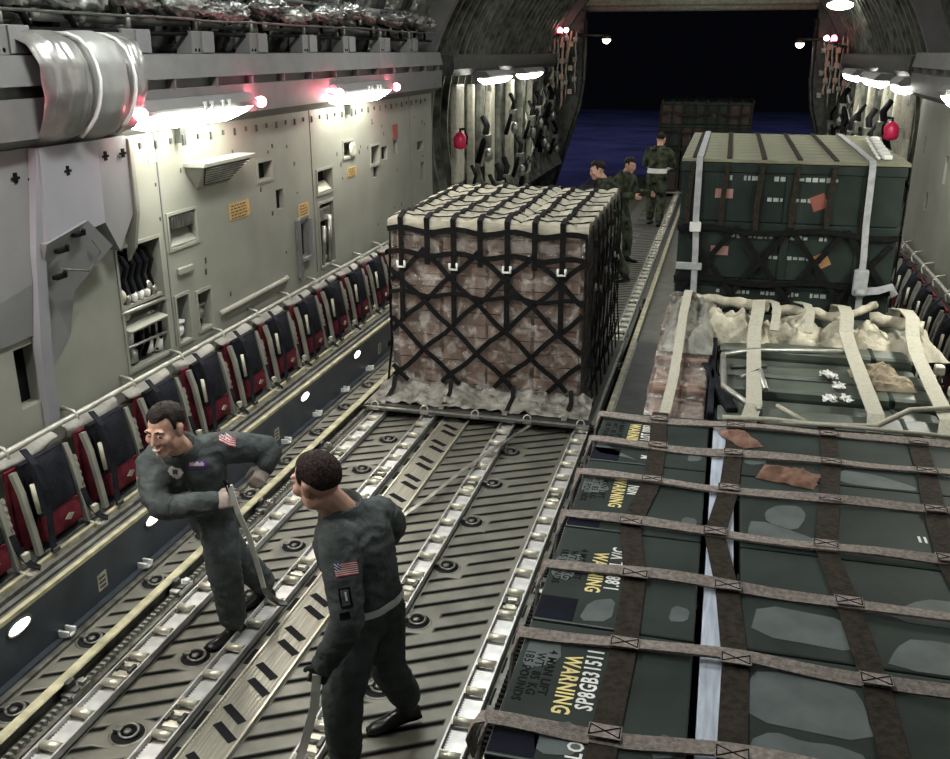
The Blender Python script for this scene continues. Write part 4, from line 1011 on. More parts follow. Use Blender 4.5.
for i in range(4):
    y0, y1 = BY[i], BY[i+1]
    for t in range(2):
        z0, z1 = (.128,.738) if t == 0 else (.74,1.35)
        lb = 'dark green left column box, %s from near end, %s tier' % (ORD[i], 'upper' if t else 'lower')
        if t: lb += (', marked SP8GB31511',', half hidden lettering',', marked NSN',', under the top strap')[i]
        r = green_box(XL0, XL1, y0, y1, z0, z1, lb)
        if t:
            zt = z1
            for k, ln in enumerate(('4 MAN LIFT','WT. 85 KG','185 POUNDS')):
                text('stencil', ln, blk, r, (-.432-.038*k,y0+.43-.015*k,zt), .043, DN, (1,0,0))
            text('warning_stencil', 'WARNING', yel, r, (-.362,y0+.385,zt), .082, DN, (1,0,0), sx=.72)
            text('lot_stencil', whites[i], wht, r, (-.288,y0+.43,zt), .078, UP, (-1,0,0), sx=.72 if i < 2 else .6)
            if i != 1: text('lot_stencil', ('LOT','','S','M')[i], wht, r, (-.285+.02*(i > 1),y0+.10,zt), .07, UP, (-1,0,0), sx=.8)
            if i == 2: text('lot_stencil', '497023', wht, r, (-.205,y0+.50,zt), .07, UP, (-1,0,0), sx=.8)
            obj('black_label', MB().box((-.54,y0+.02,zt),(-.40,y0+.17,zt+.0012)), M['navy'], r)
            obj('edge_scrape', MB().box((-.543,y0+.004,zt-.006),(-.25,y0+.012,zt+.001)), M['worn'], r)
            for q in PATCH[i]: patch('faded_patch', q, zt, M['worn'], r)
            patch('faded_patch', [(-.07,y0+.10),(.0,y0+.12),(.01,y0+.20),(-.05,y0+.22)], zt, M['worn'], r)
        r = green_box(XR0, XR1, y0, y1, z0, z1, 'long dark green right column box, %s from near end, %s tier' % (ORD[i], 'upper' if t else 'lower'))
        if t:
            P2 = {0:[[(.20,2.27),(.57,2.25),(.55,2.47),(.45,2.50),(.36,2.49),(.28,2.52),(.21,2.46)],[(.19,2.56),(.58,2.53),(.56,2.72),(.54,2.80),(.24,2.83),(.21,2.74)],[(.72,2.5),(.8,2.46),(.79,2.34),(.74,2.36)]],
                  1:[[(.66,2.94),(1.1,2.95),(1.12,3.12),(.78,3.15),(.70,3.06)],[(.22,3.03),(.60,3.0),(.58,3.20),(.25,3.24)],[(.70,3.25),(1.05,3.23),(1.1,3.40),(.9,3.44),(.8,3.38)]],
                  2:[[(.22,3.75),(.54,3.72),(.52,3.80),(.24,3.95)],[(.30,3.92),(.42,3.86),(.48,4.02),(.45,4.12),(.36,4.10),(.30,4.02)]],
                  3:[[(.64,4.42),(.98,4.40),(1.0,4.46),(.84,4.56),(.66,4.58)],[(.22,4.52),(.34,4.58),(.26,4.70),(.21,4.64)],[(1.16,4.4),(1.3,4.4),(1.3,4.55),(1.18,4.5)]]}
            for q in P2[i]: patch('faded_patch', [(a, min(max(b, y0+.012), y1-.012)) for a, b in q], z1, M['worn'], r)
            if i == 2: text('lot_stencil', 'II II', wht, r, (.97,y0+.25,z1), .075, (1,0,0), (0,1,0))
            if i == 3: text('lot_stencil', '11-4511 1', wht, r, (1.0,y0+.28,z1), .055, (1,0,0), (0,1,0))
tag(obj('spacer_board', MB().box((.055,2.22,1.28),(.165,5.05,1.34), bev=.004).box((.06,2.22,.14),(.16,2.28,1.285)).box((.06,4.98,.14),(.16,5.04,1.285)), M['paleblue']), 'pale blue spacer board standing in the gap between the green box columns', 'board')
# strap net over the green boxes
root = thing('strap_net', 'strap net of grey cross straps and brown straps over the green boxes', 'net', (.43,3.66,1.35))
gy = [2.36,2.83,3.30,3.735,4.19,4.62,5.0]
bx = [[-.21,-.20,-.21,-.27,-.215,-.22,-.24], [.16,.17,.14,.085,.14,.16,.17], [.62,.61,.575,.53,.585,.63,.65], [1.08,1.06,1.03,1.0,1.03,1.07,1.09]]
def zy(y): return 1.357
for k, xs_ in enumerate(bx):
    pts = []; 
    ys = [2.19]+gy+[5.13]; xx = [xs_[0]]+xs_+[xs_[-1]]
    for a in range(len(ys)-1):
        for t in (0,.5): pts.append((xx[a]*(1-t)+xx[a+1]*t, ys[a]*(1-t)+ys[a+1]*t, zy(0)))
    pts.append((xx[-1],5.13,zy(0)))
    pts = [(pts[0][0],2.185,1.0),(pts[0][0],2.187,1.32)]+pts+[(pts[-1][0],5.145,1.30),(pts[-1][0],5.15,1.2)]
    nn = [(0,-1,0),(0,-.7,.7)]+[(0,0,1)]*(len(pts)-4)+[(0,.7,.7),(0,1,0)]
    obj('brown_strap', MB().strap(pts, .088 if k < 3 else .095, .004, nn), M['webbrown'], root)
for j, y in enumerate(gy):
    pts = []; nn = []
    xe = -.575
    pts += [(xe-.02,y-.05,1.12),(xe-.012,y-.02,1.28)]; nn += [(-1,0,0),(-1,0,.2)]
    for i in range(29):
        x = xe+.01+(1.445-xe-.01)*i/28
        yy = y+.018*math.sin(x*3.1+j)+.012*noise.noise(V((x*3,j,0)))
        tw = .35*math.sin(x*4+j*2.1)*(1 if .1 < i/28 < .95 else .2)
        pts.append((x,yy,1.368+.006*math.sin(x*7+j))); nn.append((0,-.25+tw*.6,1))
    pts += [(1.452,y,1.30),(1.455,y,1.05)]; nn += [(1,0,.2),(1,0,0)]
    s_ = obj('grey_strap', MB().strap(pts, .050, .010, nn), M['webgrey'], root)
    for xs_ in bx:
        x = xs_[min(j, 6)]
        mb = MB().box((x-.05,y-.03,1.3755),(x+.05,y+.03,1.3785))
        for a, b in (((x-.045,y-.024),(x+.045,y+.024)),((x-.045,y+.024),(x+.045,y-.024)),((x-.045,y-.024),(x-.045,y+.024)),((x+.045,y-.024),(x+.045,y+.024))):
            mb.tube([(*a,1.379),(*b,1.379)], .0022, 5, 1)
        obj('stitching', mb, [M['webgrey'], M['blackpaint']], s_)
# loose flap of the nearest strap, hooked at the pallet
obj('strap_end', MB().strap([(-.56,2.36,1.36),(-.60,2.37,1.34),(-.64,2.40,1.25),(-.63,2.44,1.15)], .055, .01, [(-.3,0,1),(-.6,0,.8),(-1,0,.1),(-1,0,0)]), M['webgrey'], root)
# crumpled brown paper on the boxes
def crumple(name, label, c, rx, ry, h, m, cat, rz=0, n=22, sd=0):
    mb = MB(); cs, sn = math.cos(rz), math.sin(rz)
    def fn(u, v, k=1):
        a, b = (u-.5)*2*rx, (v-.5)*2*ry
        q = max(0, 1-abs(2*u-1)**4)*max(0, 1-abs(2*v-1)**4)
        z = h*q*(.50+.6*noise.noise(V((u*4+sd,v*3,1)))+.30*abs(noise.noise(V((u*8+sd,v*8,3))))+.10*noise.noise(V((u*17+sd,v*17,5))))
        e = .12*rx*noise.noise(V((v*5,u*5,sd)))
        return (c[0]+a*cs-b*sn+e, c[1]+a*sn+b*cs+e, c[2]+max(.002, z*k))
    mb.grid(n, n, fn); mb.grid(n, n, lambda u, v: V((*fn(u, v, .3)[:2], c[2]+.001)))
    return tag(obj(name, mb, m), label, cat)
crumple('crumpled_paper', 'crumpled brown paper lying on the green boxes between two grey straps', (.42,4.43,1.352), .135, .095, .055, M['paper'], 'paper', -.25, sd=1)
crumple('crumpled_paper', 'crumpled brown paper at the far edge of the green boxes, beside a brown strap', (.19,4.86,1.352), .07, .13, .05, M['paper'], 'paper', .5, sd=5)

# ---- load 3: tan strapped load behind the green boxes
pallet(-.84, 1.40, 5.16, 7.86, 'aluminium pallet under the long green containers and tan bundles')
def long_case(y0, y1, z0, z1, label, x0=.06, x1=1.33, proto=[None]):
    root = thing('long_container', label, 'container', ((x0+x1)/2,(y0+y1)/2,z0), 'long green containers lying across the pallet')
    obj('shell', MB().box((x0,y0+.006,z0+.002),(x1,y1-.006,z1-.002), bev=.045), M['green2'], root)
    for x in (x0+.25, x1-.25):
        obj('band', MB().box((x-.02,y0+.0035,z0+.0005),(x+.02,y1-.0035,z1+.0015), bev=.046), M['green'], root)
    for x in (x0-.004, x1-.012):
        obj('end_cap', MB().box((x,y0+.03,z0+.03),(x+.016,y1-.03,z1-.03), bev=.007), M['darkmetal'], root)
    return root
ny_ = 6
for r, (z0, z1) in enumerate(((.13,.53),(.53,.93),(.93,1.33))):
    for k in range(ny_):
        y0 = 5.20+k*.275
        if r == 2:
            long_case(y0, y0+.275, z0, z1-(.05 if k in (1,4) else 0), 'long green container lying across the pallet, upper layer, %s from the camera' % ORD[k])
        else:
            long_case(y0, y0+.275, z0, z1, 'long green container, %s layer from below, %s from the camera' % (ORD[r], ORD[k]))
for k in range(4):
    tag(obj('timber_bearer', MB().box((.1+.36*k,5.2,.127),(.18+.36*k,6.85,.1295)), M['webtan']), 'thin timber strip under the long green containers, %s from the left' % ORD[k], 'timber') if k in (0,3) else None
# pipe frame on the containers
root = thing('pipe_rack', 'grey pipe frame lying on the left ends of the long green containers', 'frame', (.25,5.9,1.33))
obj('rail', MB().tube([(.30,5.25,1.37),(.10,5.55,1.40),(.09,6.2,1.40),(.28,6.35,1.40),(.95,6.5,1.39)], .019, 8), M['steel'], root)
obj('brace', MB().tube([(.20,5.8,1.38),(.32,5.92,1.40),(.34,5.55,1.40)], .016, 8), M['steel'], root)
obj('brace', MB().tube([(.14,6.0,1.38),(.36,6.05,1.39)], .016, 8), M['darkmetal'], root)
root = thing('shiny_wrap', 'torn shiny film scraps on the long green containers', 'plastic film', (.78,5.9,1.33))
random.seed(31)
for k in range(7):
    x, y = .70+.16*random.random(), 5.55+.75*random.random()
    sd = k*2.3
    mb = MB().grid(8, 8, lambda u, v: (x+.06*(u-.5)+.03*noise.noise(V((u*5+sd,v*5,0))), y+.09*(v-.5)+.03*noise.noise(V((u*4,v*5+sd,7))), 1.345+.04*abs(noise.noise(V((u*7,v*7,sd))))))
    obj('scrap', mb, M['white'], root)
crumple('tan_bag', 'upper of two tan bags on the long green containers right of the middle strap', (1.03,6.22,1.33), .15, .085, .10, M['bag'], 'bag', .05, sd=8)
crumple('tan_bag', 'lower of two tan bags on the long green containers right of the middle strap', (1.08,5.98,1.33), .16, .07, .09, M['bag'], 'bag', .05, sd=12)
# plastic wrapped bundles on the left
for k, (y0, y1, z1) in enumerate(((5.22,5.62,1.28),(5.64,6.1,1.34),(6.12,6.6,1.38),(6.62,7.2,1.40),(7.22,7.8,1.40))):
    root = thing('wrapped_bundle', 'brown carton bundle in film at the left of the tan load, %s from the camera' % ORD[k], 'bundle', (-.16,(y0+y1)/2,.13), 'film wrapped bundles')
    for r in range(4):
        zz0 = .13+(z1-.14)*r/4; zz1 = .13+(z1-.14)*(r+1)/4
        obj('carton_block', MB().box((-.33,y0+.01,zz0+.003),(-.155,y1-.01,zz1-.003), bev=.012).box((-.15,y0+.01,zz0+.003),(-.0,y1-.01,zz1-.003), bev=.012), M['carton'], root)
    mb = MB()
    def fn(u, v):
        t = v*3
        if t < 1: x, z = -.345, .2+(z1-.2)*t
        elif t < 2: x, z = -.345+.35*(t-1), z1+.005
        else: x, z = .005, z1-(z1-1.0)*(t-2)
        p = V((x, y0-.005+(y1-y0+.01)*u, z)); n_ = .03*noise.noise(p*8)+.02*noise.noise(p*19)
        return p+V((-n_ if t < 1 else 0, 0, abs(n_) if 1 <= t < 2 else 0))
    mb.grid(18, 48, fn)
    mb.grid(16, 24, lambda u, v: (-.34+.34*u, y0-.012-.025*abs(noise.noise(V((u*8,v*9,k)))), .3+(z1-.3)*v))
    obj('film', mb, M['plastic'], root)
crumple('tarpaulin', 'dull grey tarpaulin heap on top of the film wrapped bundles', (-.15,6.95,1.39), .17, .75, .16, M['skirt'], 'tarpaulin', 0, 36, 3)
tag(obj('black_panel', MB().box((.012,5.2,.9),(.05,6.75,1.36), bev=.01).box((.02,5.3,1.30),(.09,6.3,1.36),0,Matrix.Rotation(.2,3,'Z'),.02), M['black']), 'black soft panel between the film wrapped bundles and the green containers', 'panel')
# tan tarpaulins and rolls along the back
random.seed(17)
tag(obj('back_crate', MB().box((.03,6.9,.13),(1.42,7.8,1.28), bev=.02), M['green2']), 'olive crate under the tan tarpaulins at the back of the tan load', 'crate')
crumple('tarpaulin', 'large crumpled tan tarpaulin at the left back of the tan load', (.10,6.98,1.30), .30, .26, .24, M['tarp'], 'tarpaulin', .1, 36, 21)
crumple('tarpaulin', 'crumpled tan tarpaulin in the middle back of the tan load', (.55,7.05,1.29), .30, .20, .20, M['tarp'], 'tarpaulin', 0, 30, 25)
crumple('tarpaulin', 'crumpled pale tarpaulin at the right back of the tan load', (1.02,7.02,1.29), .30, .15, .20, M['tarp'], 'tarpaulin', 0, 30, 29)
crumple('tarpaulin', 'bright crumpled tarpaulin at the right end of the tan load', (1.38,7.0,1.28), .17, .26, .18, M['quilt'], 'tarpaulin', .2, 30, 33)
for k, (a, b, r, lab) in enumerate((((-.15,7.62,1.42),(.42,7.50,1.42),.05,'pale rolled tarpaulin at the back left of the tan load'),((.45,7.52,1.40),(1.0,7.42,1.38),.05,'pale rolled tarpaulin at the back middle of the tan load'),((.90,7.35,1.38),(1.20,7.58,1.46),.035,'pale stiff roll sticking up at the back of the tan load'),((1.15,7.40,1.40),(1.5,7.30,1.38),.055,'pale rolled tarpaulin at the back right of the tan load'))):
    A, B_ = V(a), V(b)
    pts = [A.lerp(B_, i/10)+V((0,.012*noise.noise(V((i*.7,k,0))),.02*noise.noise(V((i*.6,k,9))))) for i in range(11)]
    tag(obj('rolled_tarp', MB().tube(pts, [r*(.85+.25*noise.noise(V((i*.9,k,3)))) for i in range(11)], 12), M['tarp']), lab, 'tarpaulin')
# tan straps
root = thing('tan_strap_net', 'tan cargo straps running back over the long green containers and tarpaulins', 'net', (.8,6.3,1.33))
for x0, x1, xf in ((.27,.30,.24),(.92,.91,.905),(1.29,1.34,1.26)):
    pts = [(xf,5.15,1.20),(xf,5.165,1.34),(x0,5.3,1.395),(x0+(x1-x0)*.3,5.9,1.40),(x0+(x1-x0)*.6,6.5,1.41),(x1,6.8,1.44),(x1+.02,7.0,1.52),(x1+.03,7.3,1.50),(x1+.03,7.75,1.40),(x1+.03,7.86,1.1)]
    obj('strap', MB().strap(pts, .09, .008, [(0,-1,0),(0,-.5,.8)]+[(0,0,1)]*6+[(0,.5,.7),(0,1,0)]), M['webtan'], root)
pts = [(-.22,5.17,1.1),(-.22,5.2,1.33),(-.2,5.6,1.41),(-.2,6.2,1.46),(-.2,6.6,1.55),(-.19,7.2,1.58),(-.18,7.7,1.45),(-.18,7.86,1.2)]
obj('strap', MB().strap(pts, .06, .008, [(0,-1,0),(0,-.5,.8)]+[(0,0,1)]*5+[(0,1,0)]), M['webtan'], root)
for x in (.45, .68):
    obj('strap', MB().strap([(x-.02,6.8,1.42),(x,7.0,1.52),(x+.0,7.3,1.50),(x-.04,7.7,1.42)], .06, .008, (0,0,1)), M['webtan'], root)
obj('cross_strap', MB().tube([(.10,5.135,1.36),(.35,5.14,1.37),(.62,5.14,1.365),(.9,5.15,1.38),(1.1,5.35,1.42),(1.45,5.5,1.42)], .016, 8), M['webtan'], root)
obj('cross_strap', MB().tube([(.30,5.14,1.36),(.7,5.12,1.375),(1.15,5.12,1.375),(1.45,5.12,1.36)], .012, 8), M['webtan'], root)
obj('cross_strap', MB().tube([(.40,5.35,1.38),(.55,5.15,1.37)], .013, 8), M['webtan'], root)
root = thing('side_net', 'dark net hanging on the right side of the tan load', 'net', (1.44,6.5,.2))
for k in range(7): obj('webbing', MB().strap([(1.42,5.3+k*.4,1.33),(1.47,5.32+k*.4,.9),(1.46,5.3+k*.4,.2)], .04, .008, (1,0,0)), M['webblack'], root)
for z in (1.2,.8,.45): obj('webbing', MB().strap([(1.478,5.25+.28*i,z+.02*math.sin(i)) for i in range(10)], .04, .008, (1,0,0)), M['webblack'], root)
for k in range(5):
    obj('hook', MB().box((1.43,5.5+k*.45,1.30),(1.49,5.58+k*.45,1.36), bev=.012), M['cream'], root)

# ---- load 4: stack of dark crates
pallet(-.84, 1.40, 7.92, 10.66, 'aluminium pallet under the tall stack of dark green crates')
random.seed(23)
QX0, QX1, QY0 = -.34, 1.36, 7.97
th = (2.45-.13)/5
for t in range(5):
    for d in range(2):
        z0 = .13+th*t; y0 = QY0+1.32*d; y1 = y0+1.31
        lab = 'wide dark green crate, %s tier from the top, %s stack' % (ORD[4-t], 'front' if d == 0 else 'rear')
        r = thing('wooden_crate', lab, 'crate', ((QX0+QX1)/2,(y0+y1)/2,z0), 'dark green crates of the tall stack')
        obj('body', MB().box((QX0+.01,y0+.012,z0+.002),(QX1-.01,y1-.01,z0+th-.075), bev=.006), M['green'], r)
        obj('lid', MB().box((QX0,y0+.004,z0+th-.073),(QX1,y1,z0+th-.003), bev=.006), M['green'], r)
        for x in (QX0+.12, (QX0+QX1)/2, QX1-.28): obj('batten', MB().box((x-.03,y0,z0+.004),(x+.03,y0+.013,z0+th-.08), bev=.003), M['green'], r)
        if d == 0:
            for row, zz, h in ((0, z0+th-.115, .036), (1, z0+th*.40, .030)):
                mb = MB(); x = QX0+(.32 if row == 0 else .62)+.1*random.random()
                while x < QX0+(1.2 if row == 0 else 1.12):
                    w = .016+.03*random.random(); hh = h*(.6+.5*random.random())
                    mb.box((x,y0+.009,zz-hh/2),(x+w,y0+.0125,zz+hh/2)); x += w+(.012 if random.random() < .82 else .09)
                o = obj('stencil_marks', mb, M['greymark'], r); o['kind'] = 'stuff'
            if t > 0:
                mb = MB().box((QX0+.28,y0+.008,z0+th*.40),(QX0+.42,y0+.0125,z0+th*.56)); obj('pink_label', mb, M['pinklabel'], r)
            c = V((QX0+(1.15 if t % 2 else 1.08), y0+.0105, z0+th*(.38)))
            if t > 0: obj('diamond_label', MB().box(c-V((.058,.002,.058)), c+V((.058,.002,.058)), 0, Matrix.Rotation(PI/4+.1*t,3,'Y')), M['redlabel'] if t != 3 else M['orangelabel'], r)
# slatted lid boards on top
for k in range(9):
    y = QY0+.02+.29*k
    tag(obj('top_board', MB().box((QX0+.0,y,2.452),(QX1+.02,y+.27,2.478), bev=.004), mat('greenish_timber',(.20,.20,.135),.6,nscale=6,stretch=(1,9,1)) if k == 0 else bpy.data.materials['greenish_timber']), 'greenish board across the top of the tall crate stack, %s from the front' % ORD[k], 'board', 'boards on top of the crate stack')
root = thing('strap_set', 'white straps and black netting over the tall dark crate stack', 'net', ((QX0+QX1)/2,QY0,.13))
yq = QY0-.015
for x, zlow in ((-.2,1.32),(1.10,1.30)):
    obj('white_strap', MB().strap([(x,10.6,2.49),(x,9.0,2.492),(x,8.0,2.49),(x+.0,yq,2.44),(x+.005,yq-.01,2.0),(x+.02,yq-.01,1.75),(x+.03,yq-.012,zlow)], .05, .006, [(0,0,1),(0,0,1),(0,-.4,1),(0,-1,.2),(0,-1,0),(0,-1,0),(0,-1,0)]), M['webwhite'], root)
obj('ratchet', MB().box((1.06,yq-.07,1.45),(1.17,yq-.02,1.66), bev=.015).tube([(1.08,yq-.08,1.48),(1.15,yq-.08,1.48)],.03,8), M['webwhite'], root)
obj('ratchet', MB().box((-.24,yq-.05,1.90),(-.15,yq-.02,1.98), bev=.01), M['white'], root)
obj('strap_tail', MB().strap([(1.15,yq-.03,1.48),(1.25,yq-.06,1.50),(1.34,yq-.08,1.54),(1.38,yq-.04,1.46)], .06, .01, (0,-1,.4)), M['webwhite'], root)
obj('strap_tail', MB().box((-.33,yq-.02,1.58),(-.12,yq-.005,1.64), bev=.005), M['webwhite'], root)
for k in range(6):
    x = QX0+.1+.27*k
    obj('brown_webbing', MB().strap([(x,10.6,2.486),(x,9.2,2.488),(x,8.02,2.486),(x-.01,yq+.006,2.42),(x-.03,yq+.004,2.1),(x-.02,yq+.004,1.9)], .04, .005, [(0,0,1),(0,0,1),(0,-.4,1),(0,-1,.2),(0,-1,0),(0,-1,0)]), M['webbrown'], root)
for k in range(5):
    a = QX0+.05+.42*k
    for sg in (1,-1):
        p = []
        for i in range(13):
            x = a+sg*.075*i; z = 1.95-.10*i
            if QX0 < x < QX1: p.append((x,yq+.002-.004*(sg > 0),z))
        if len(p) > 3: obj('diagonal_webbing', MB().strap(p, .045, .005, (0,-1,0)), M['webblack'], root)
for z in (1.92,1.5): obj('cross_webbing', MB().strap([(QX0+(QX1-QX0)*i/12,yq-.006,z+.02*math.sin(i)) for i in range(13)], .045, .005, (0,-1,0)), M['webblack'], root)
for z in (2.3,1.9,1.5): obj('side_webbing', MB().strap([(QX1+.02,QY0+.2*i,z+.02*math.sin(i*2)) for i in range(13)], .05, .006, (1,0,0)), M['webblack'], root)
for k in range(6): obj('side_webbing', MB().strap([(QX1+.025,QY0+.1+.45*k,2.47),(QX1+.03,QY0+.1+.45*k,1.6),(QX1+.02,QY0+.1+.45*k,.3)], .05, .006, (1,0,0)), M['webblack'], root)
for k in range(7):
    tag(obj('strap_buckle', MB().box((1.20+.02*k,8.2+.28*k,2.483),(1.27+.02*k,8.32+.28*k,2.52), bev=.012).tube([(1.17+.02*k,8.2+.28*k,2.495),(1.17+.02*k,8.34+.28*k,2.495)],.012,7), M['white']), 'pale strap buckle along the right top edge of the crate stack, %s from the front' % ORD[k], 'buckle', 'pale buckles on top of the crate stack')

# ---- load 5: dark netted load on the ramp
pallet(-1.67, .58, 23.2, 25.9, 'aluminium pallet under the dark netted load at the aft opening')
random.seed(29)
tw, td = 2.03/4, .66
for t in range(4):
    for c in range(4):
        x0 = -1.55+tw*c; z0 = .13+.51*t
        r = thing('dark_case', 'dark case of the distant netted load, %s layer from the top, %s from the left' % (ORD[3-t], ORD[c]), 'case', (x0+tw/2,23.7,z0), 'dark cases of the distant load')
        obj('body', MB().box((x0+.01,23.35,z0+.004),(x0+tw-.01,25.7,z0+.43), bev=.02), M['darkcase'] if (c+t) % 3 == 0 else M['green'], r)
        obj('lid', MB().box((x0+.005,23.34,z0+.432),(x0+tw-.005,25.7,z0+.505), bev=.012), M['green'], r)
        if (c+t) % 2: obj('pale_label', MB().box((x0+.16,23.34,z0+.18),(x0+.34,23.352,z0+.28)), M['worn'], r)
root = thing('dark_net', 'dark net over the distant load at the aft opening', 'net', (-.54,24,.13))
for k in range(9): obj('webbing', MB().strap([(-1.57+.255*k,25.7,2.2),(-1.52+.255*k,23.4,2.2),(-1.54+.255*k,23.31,2.1),(-1.62+.255*k,23.3,.2)], .05, .01, [(0,0,1),(0,0,1),(0,-1,.3),(0,-1,0)]), M['webbrown'], root)
for z in (1.9,1.5,1.1,.7): obj('webbing', MB().strap([(-1.57+.2*i,23.29,z+.04*math.sin(i*1.3)) for i in range(11)], .05, .01, (0,-1,0)), M['webbrown'], root)
# slack strap on the floor
tag(obj('slack_strap', MB().strap([(-2.12,5.95,.03),(-2.0,6.3,.045),(-1.85,6.8,.085),(-1.72,7.2,.095),(-1.6,7.6,.09),(-1.52,7.85,.09)], .035, .006, (0,0,1)), M['steel']), 'thin slack strap lying slantwise across the floor before the wrapped load', 'strap')

# ------------------------------------------------------------------ people
def remesh(mb, voxel, smooth=2, wrinkle=0.0, wscale=14.0):
    """union of overlapping closed lofts -> one continuous smooth skin; returns an MB"""
    me = bpy.data.meshes.new('r'); me.from_pydata(mb.v, [], mb.f)
    bm = bmesh.new(); bm.from_mesh(me); bmesh.ops.recalc_face_normals(bm, faces=bm.faces[:]); bm.to_mesh(me); bm.free()
    o = bpy.data.objects.new('r', me); C.objects.link(o)
    md = o.modifiers.new('r', 'REMESH'); md.mode = 'VOXEL'; md.voxel_size = voxel
    s_ = o.modifiers.new('s', 'SMOOTH'); s_.iterations = smooth; s_.factor = .5
    bpy.context.view_layer.update()
    m2 = bpy.data.meshes.new_from_object(o.evaluated_get(bpy.context.evaluated_depsgraph_get()))
    out = MB(); nn = [v.normal.copy() for v in m2.vertices]
    vs = []
    for v, n_ in zip(m2.vertices, nn):
        p = v.co.copy()
        if wrinkle:
            q = p*wscale
            k = noise.noise(V((q.x+q.z*.25, q.y, q.z*1.6)))
            k = (1-abs(k)*2)*.6 + .5*noise.noise(q*.45)
            p = p + n_*wrinkle*k
        vs.append(p)
    out.add(vs, [tuple(p.vertices) for p in m2.polygons], 0, True)
    bpy.data.objects.remove(o); bpy.data.meshes.remove(me); bpy.data.meshes.remove(m2)
    return out
def limb(mb, pts, rad, n=14, flat=None):
    """tapering tube through joints with rounded ends, densely resampled so that bends stay soft"""
    pts = [V(p) for p in pts]; P = []; R_ = []
    for i in range(len(pts)-1):
        for t in (0,.25,.5,.75):
            P.append(pts[i].lerp(pts[i+1], t)); R_.append(rad[i]*(1-t)+rad[i+1]*t)
    P.append(pts[-1]); R_.append(rad[-1])
    for it in range(1):
        P = [P[0]]+[(P[i-1]+P[i]*2+P[i+1])/4 for i in range(1,len(P)-1)]+[P[-1]]
    mb.tube(P, R_, n); mb.ell(P[0], (R_[0],)*3, n, 8); mb.ell(P[-1], (R_[-1],)*3, n, 8)
def basis(f, u):
    f = V(f).normalized(); r = f.cross(V(u)).normalized(); u = r.cross(f).normalized()
    return Matrix((r, f, u)).transposed()                            # local x right, y forward, z up
def hand(mb, wrist, d, palm, thumb, k=1.0, curl=.6):
    """palm + five unequal bent fingers; d = pointing direction, palm = way the palm faces, thumb = thumb side"""
    d = V(d).normalized(); palm = V(palm); palm = (palm - d*palm.dot(d)).normalized(); t = V(thumb); t = (t - d*t.dot(d) - palm*t.dot(palm)).normalized()
    w = V(wrist)
    rings = []
    for s, a, b in ((-.02,.026,.020),(.0,.028,.019),(.03,.037,.018),(.06,.042,.016),(.088,.041,.014),(.098,.036,.010)):
        c = w + d*s*k
        rings.append([c + t*(a*k*math.cos(q)) + palm*(b*k*math.sin(q)) for q in [2*PI*i/14 for i in range(14)]])
    mb.ring(rings)
    for i, (off, ln) in enumerate(((.031,.070),(.011,.080),(-.010,.074),(-.030,.058))):
        p = w + d*.088*k + t*off*k; a = 0; pts = [p-d*.02*k, p]
        for j, f in enumerate((.45,.32,.23)):
            a += curl*(1.0 if j else .8)
            pts.append(pts[-1] + (d*math.cos(a)+palm*math.sin(a)+t*off*.6)*ln*f*k)
        mb.tube(pts, [.0095*k,.0095*k,.009*k,.0082*k,.0068*k], 8); mb.ell(pts[-1], (.0068*k,)*3, 8, 6)
    p = w + d*.03*k + t*.026*k
    pts = [p, p+(d*.55+t*.75+palm*.25).normalized()*.035*k, p+(d*.55+t*.75+palm*.25).normalized()*.035*k+(d*.8+t*.15+palm*.55).normalized()*.032*k]
    pts.append(pts[-1]+(d*.7-t*.15+palm*.6).normalized()*.024*k)
    mb.tube(pts, [.014*k,.012*k,.0105*k,.008*k], 8); mb.ell(pts[-1], (.008*k,)*3, 8, 6)
def decal(name, body, c, u, v, w, h, nu, nv, mats, mif, parent, off=.004):
    """cloth patch laid on a garment: grid projected on the surface along its normal"""
    bvh = BVHTree.FromPolygons([tuple(p) for p in body.v], body.f)
    u = V(u).normalized(); v = V(v).normalized(); nr = u.cross(v).normalized()
    if nr.y > 0: nr = -nr
    hit = bvh.find_nearest(V(c)); 
    def fn(a, b):
        p = V(c)+u*(a-.5)*w+v*(b-.5)*h
        r = bvh.ray_cast(p+nr*.25, -nr, .6)
        q = r[0] if r[0] is not None else bvh.find_nearest(p)[0]
        return q+nr*off
    mb = MB(); mb.grid(nu, nv, fn, 0, True, mif)
    return obj(name, mb, mats, parent)
def flag(i, j):                                                       # 13 stripes, blue canton at the upper hoist end
    if i < 6 and j >= 6: return 2 if (i+j) % 3 else 1
    return 0 if j % 2 == 0 else 1
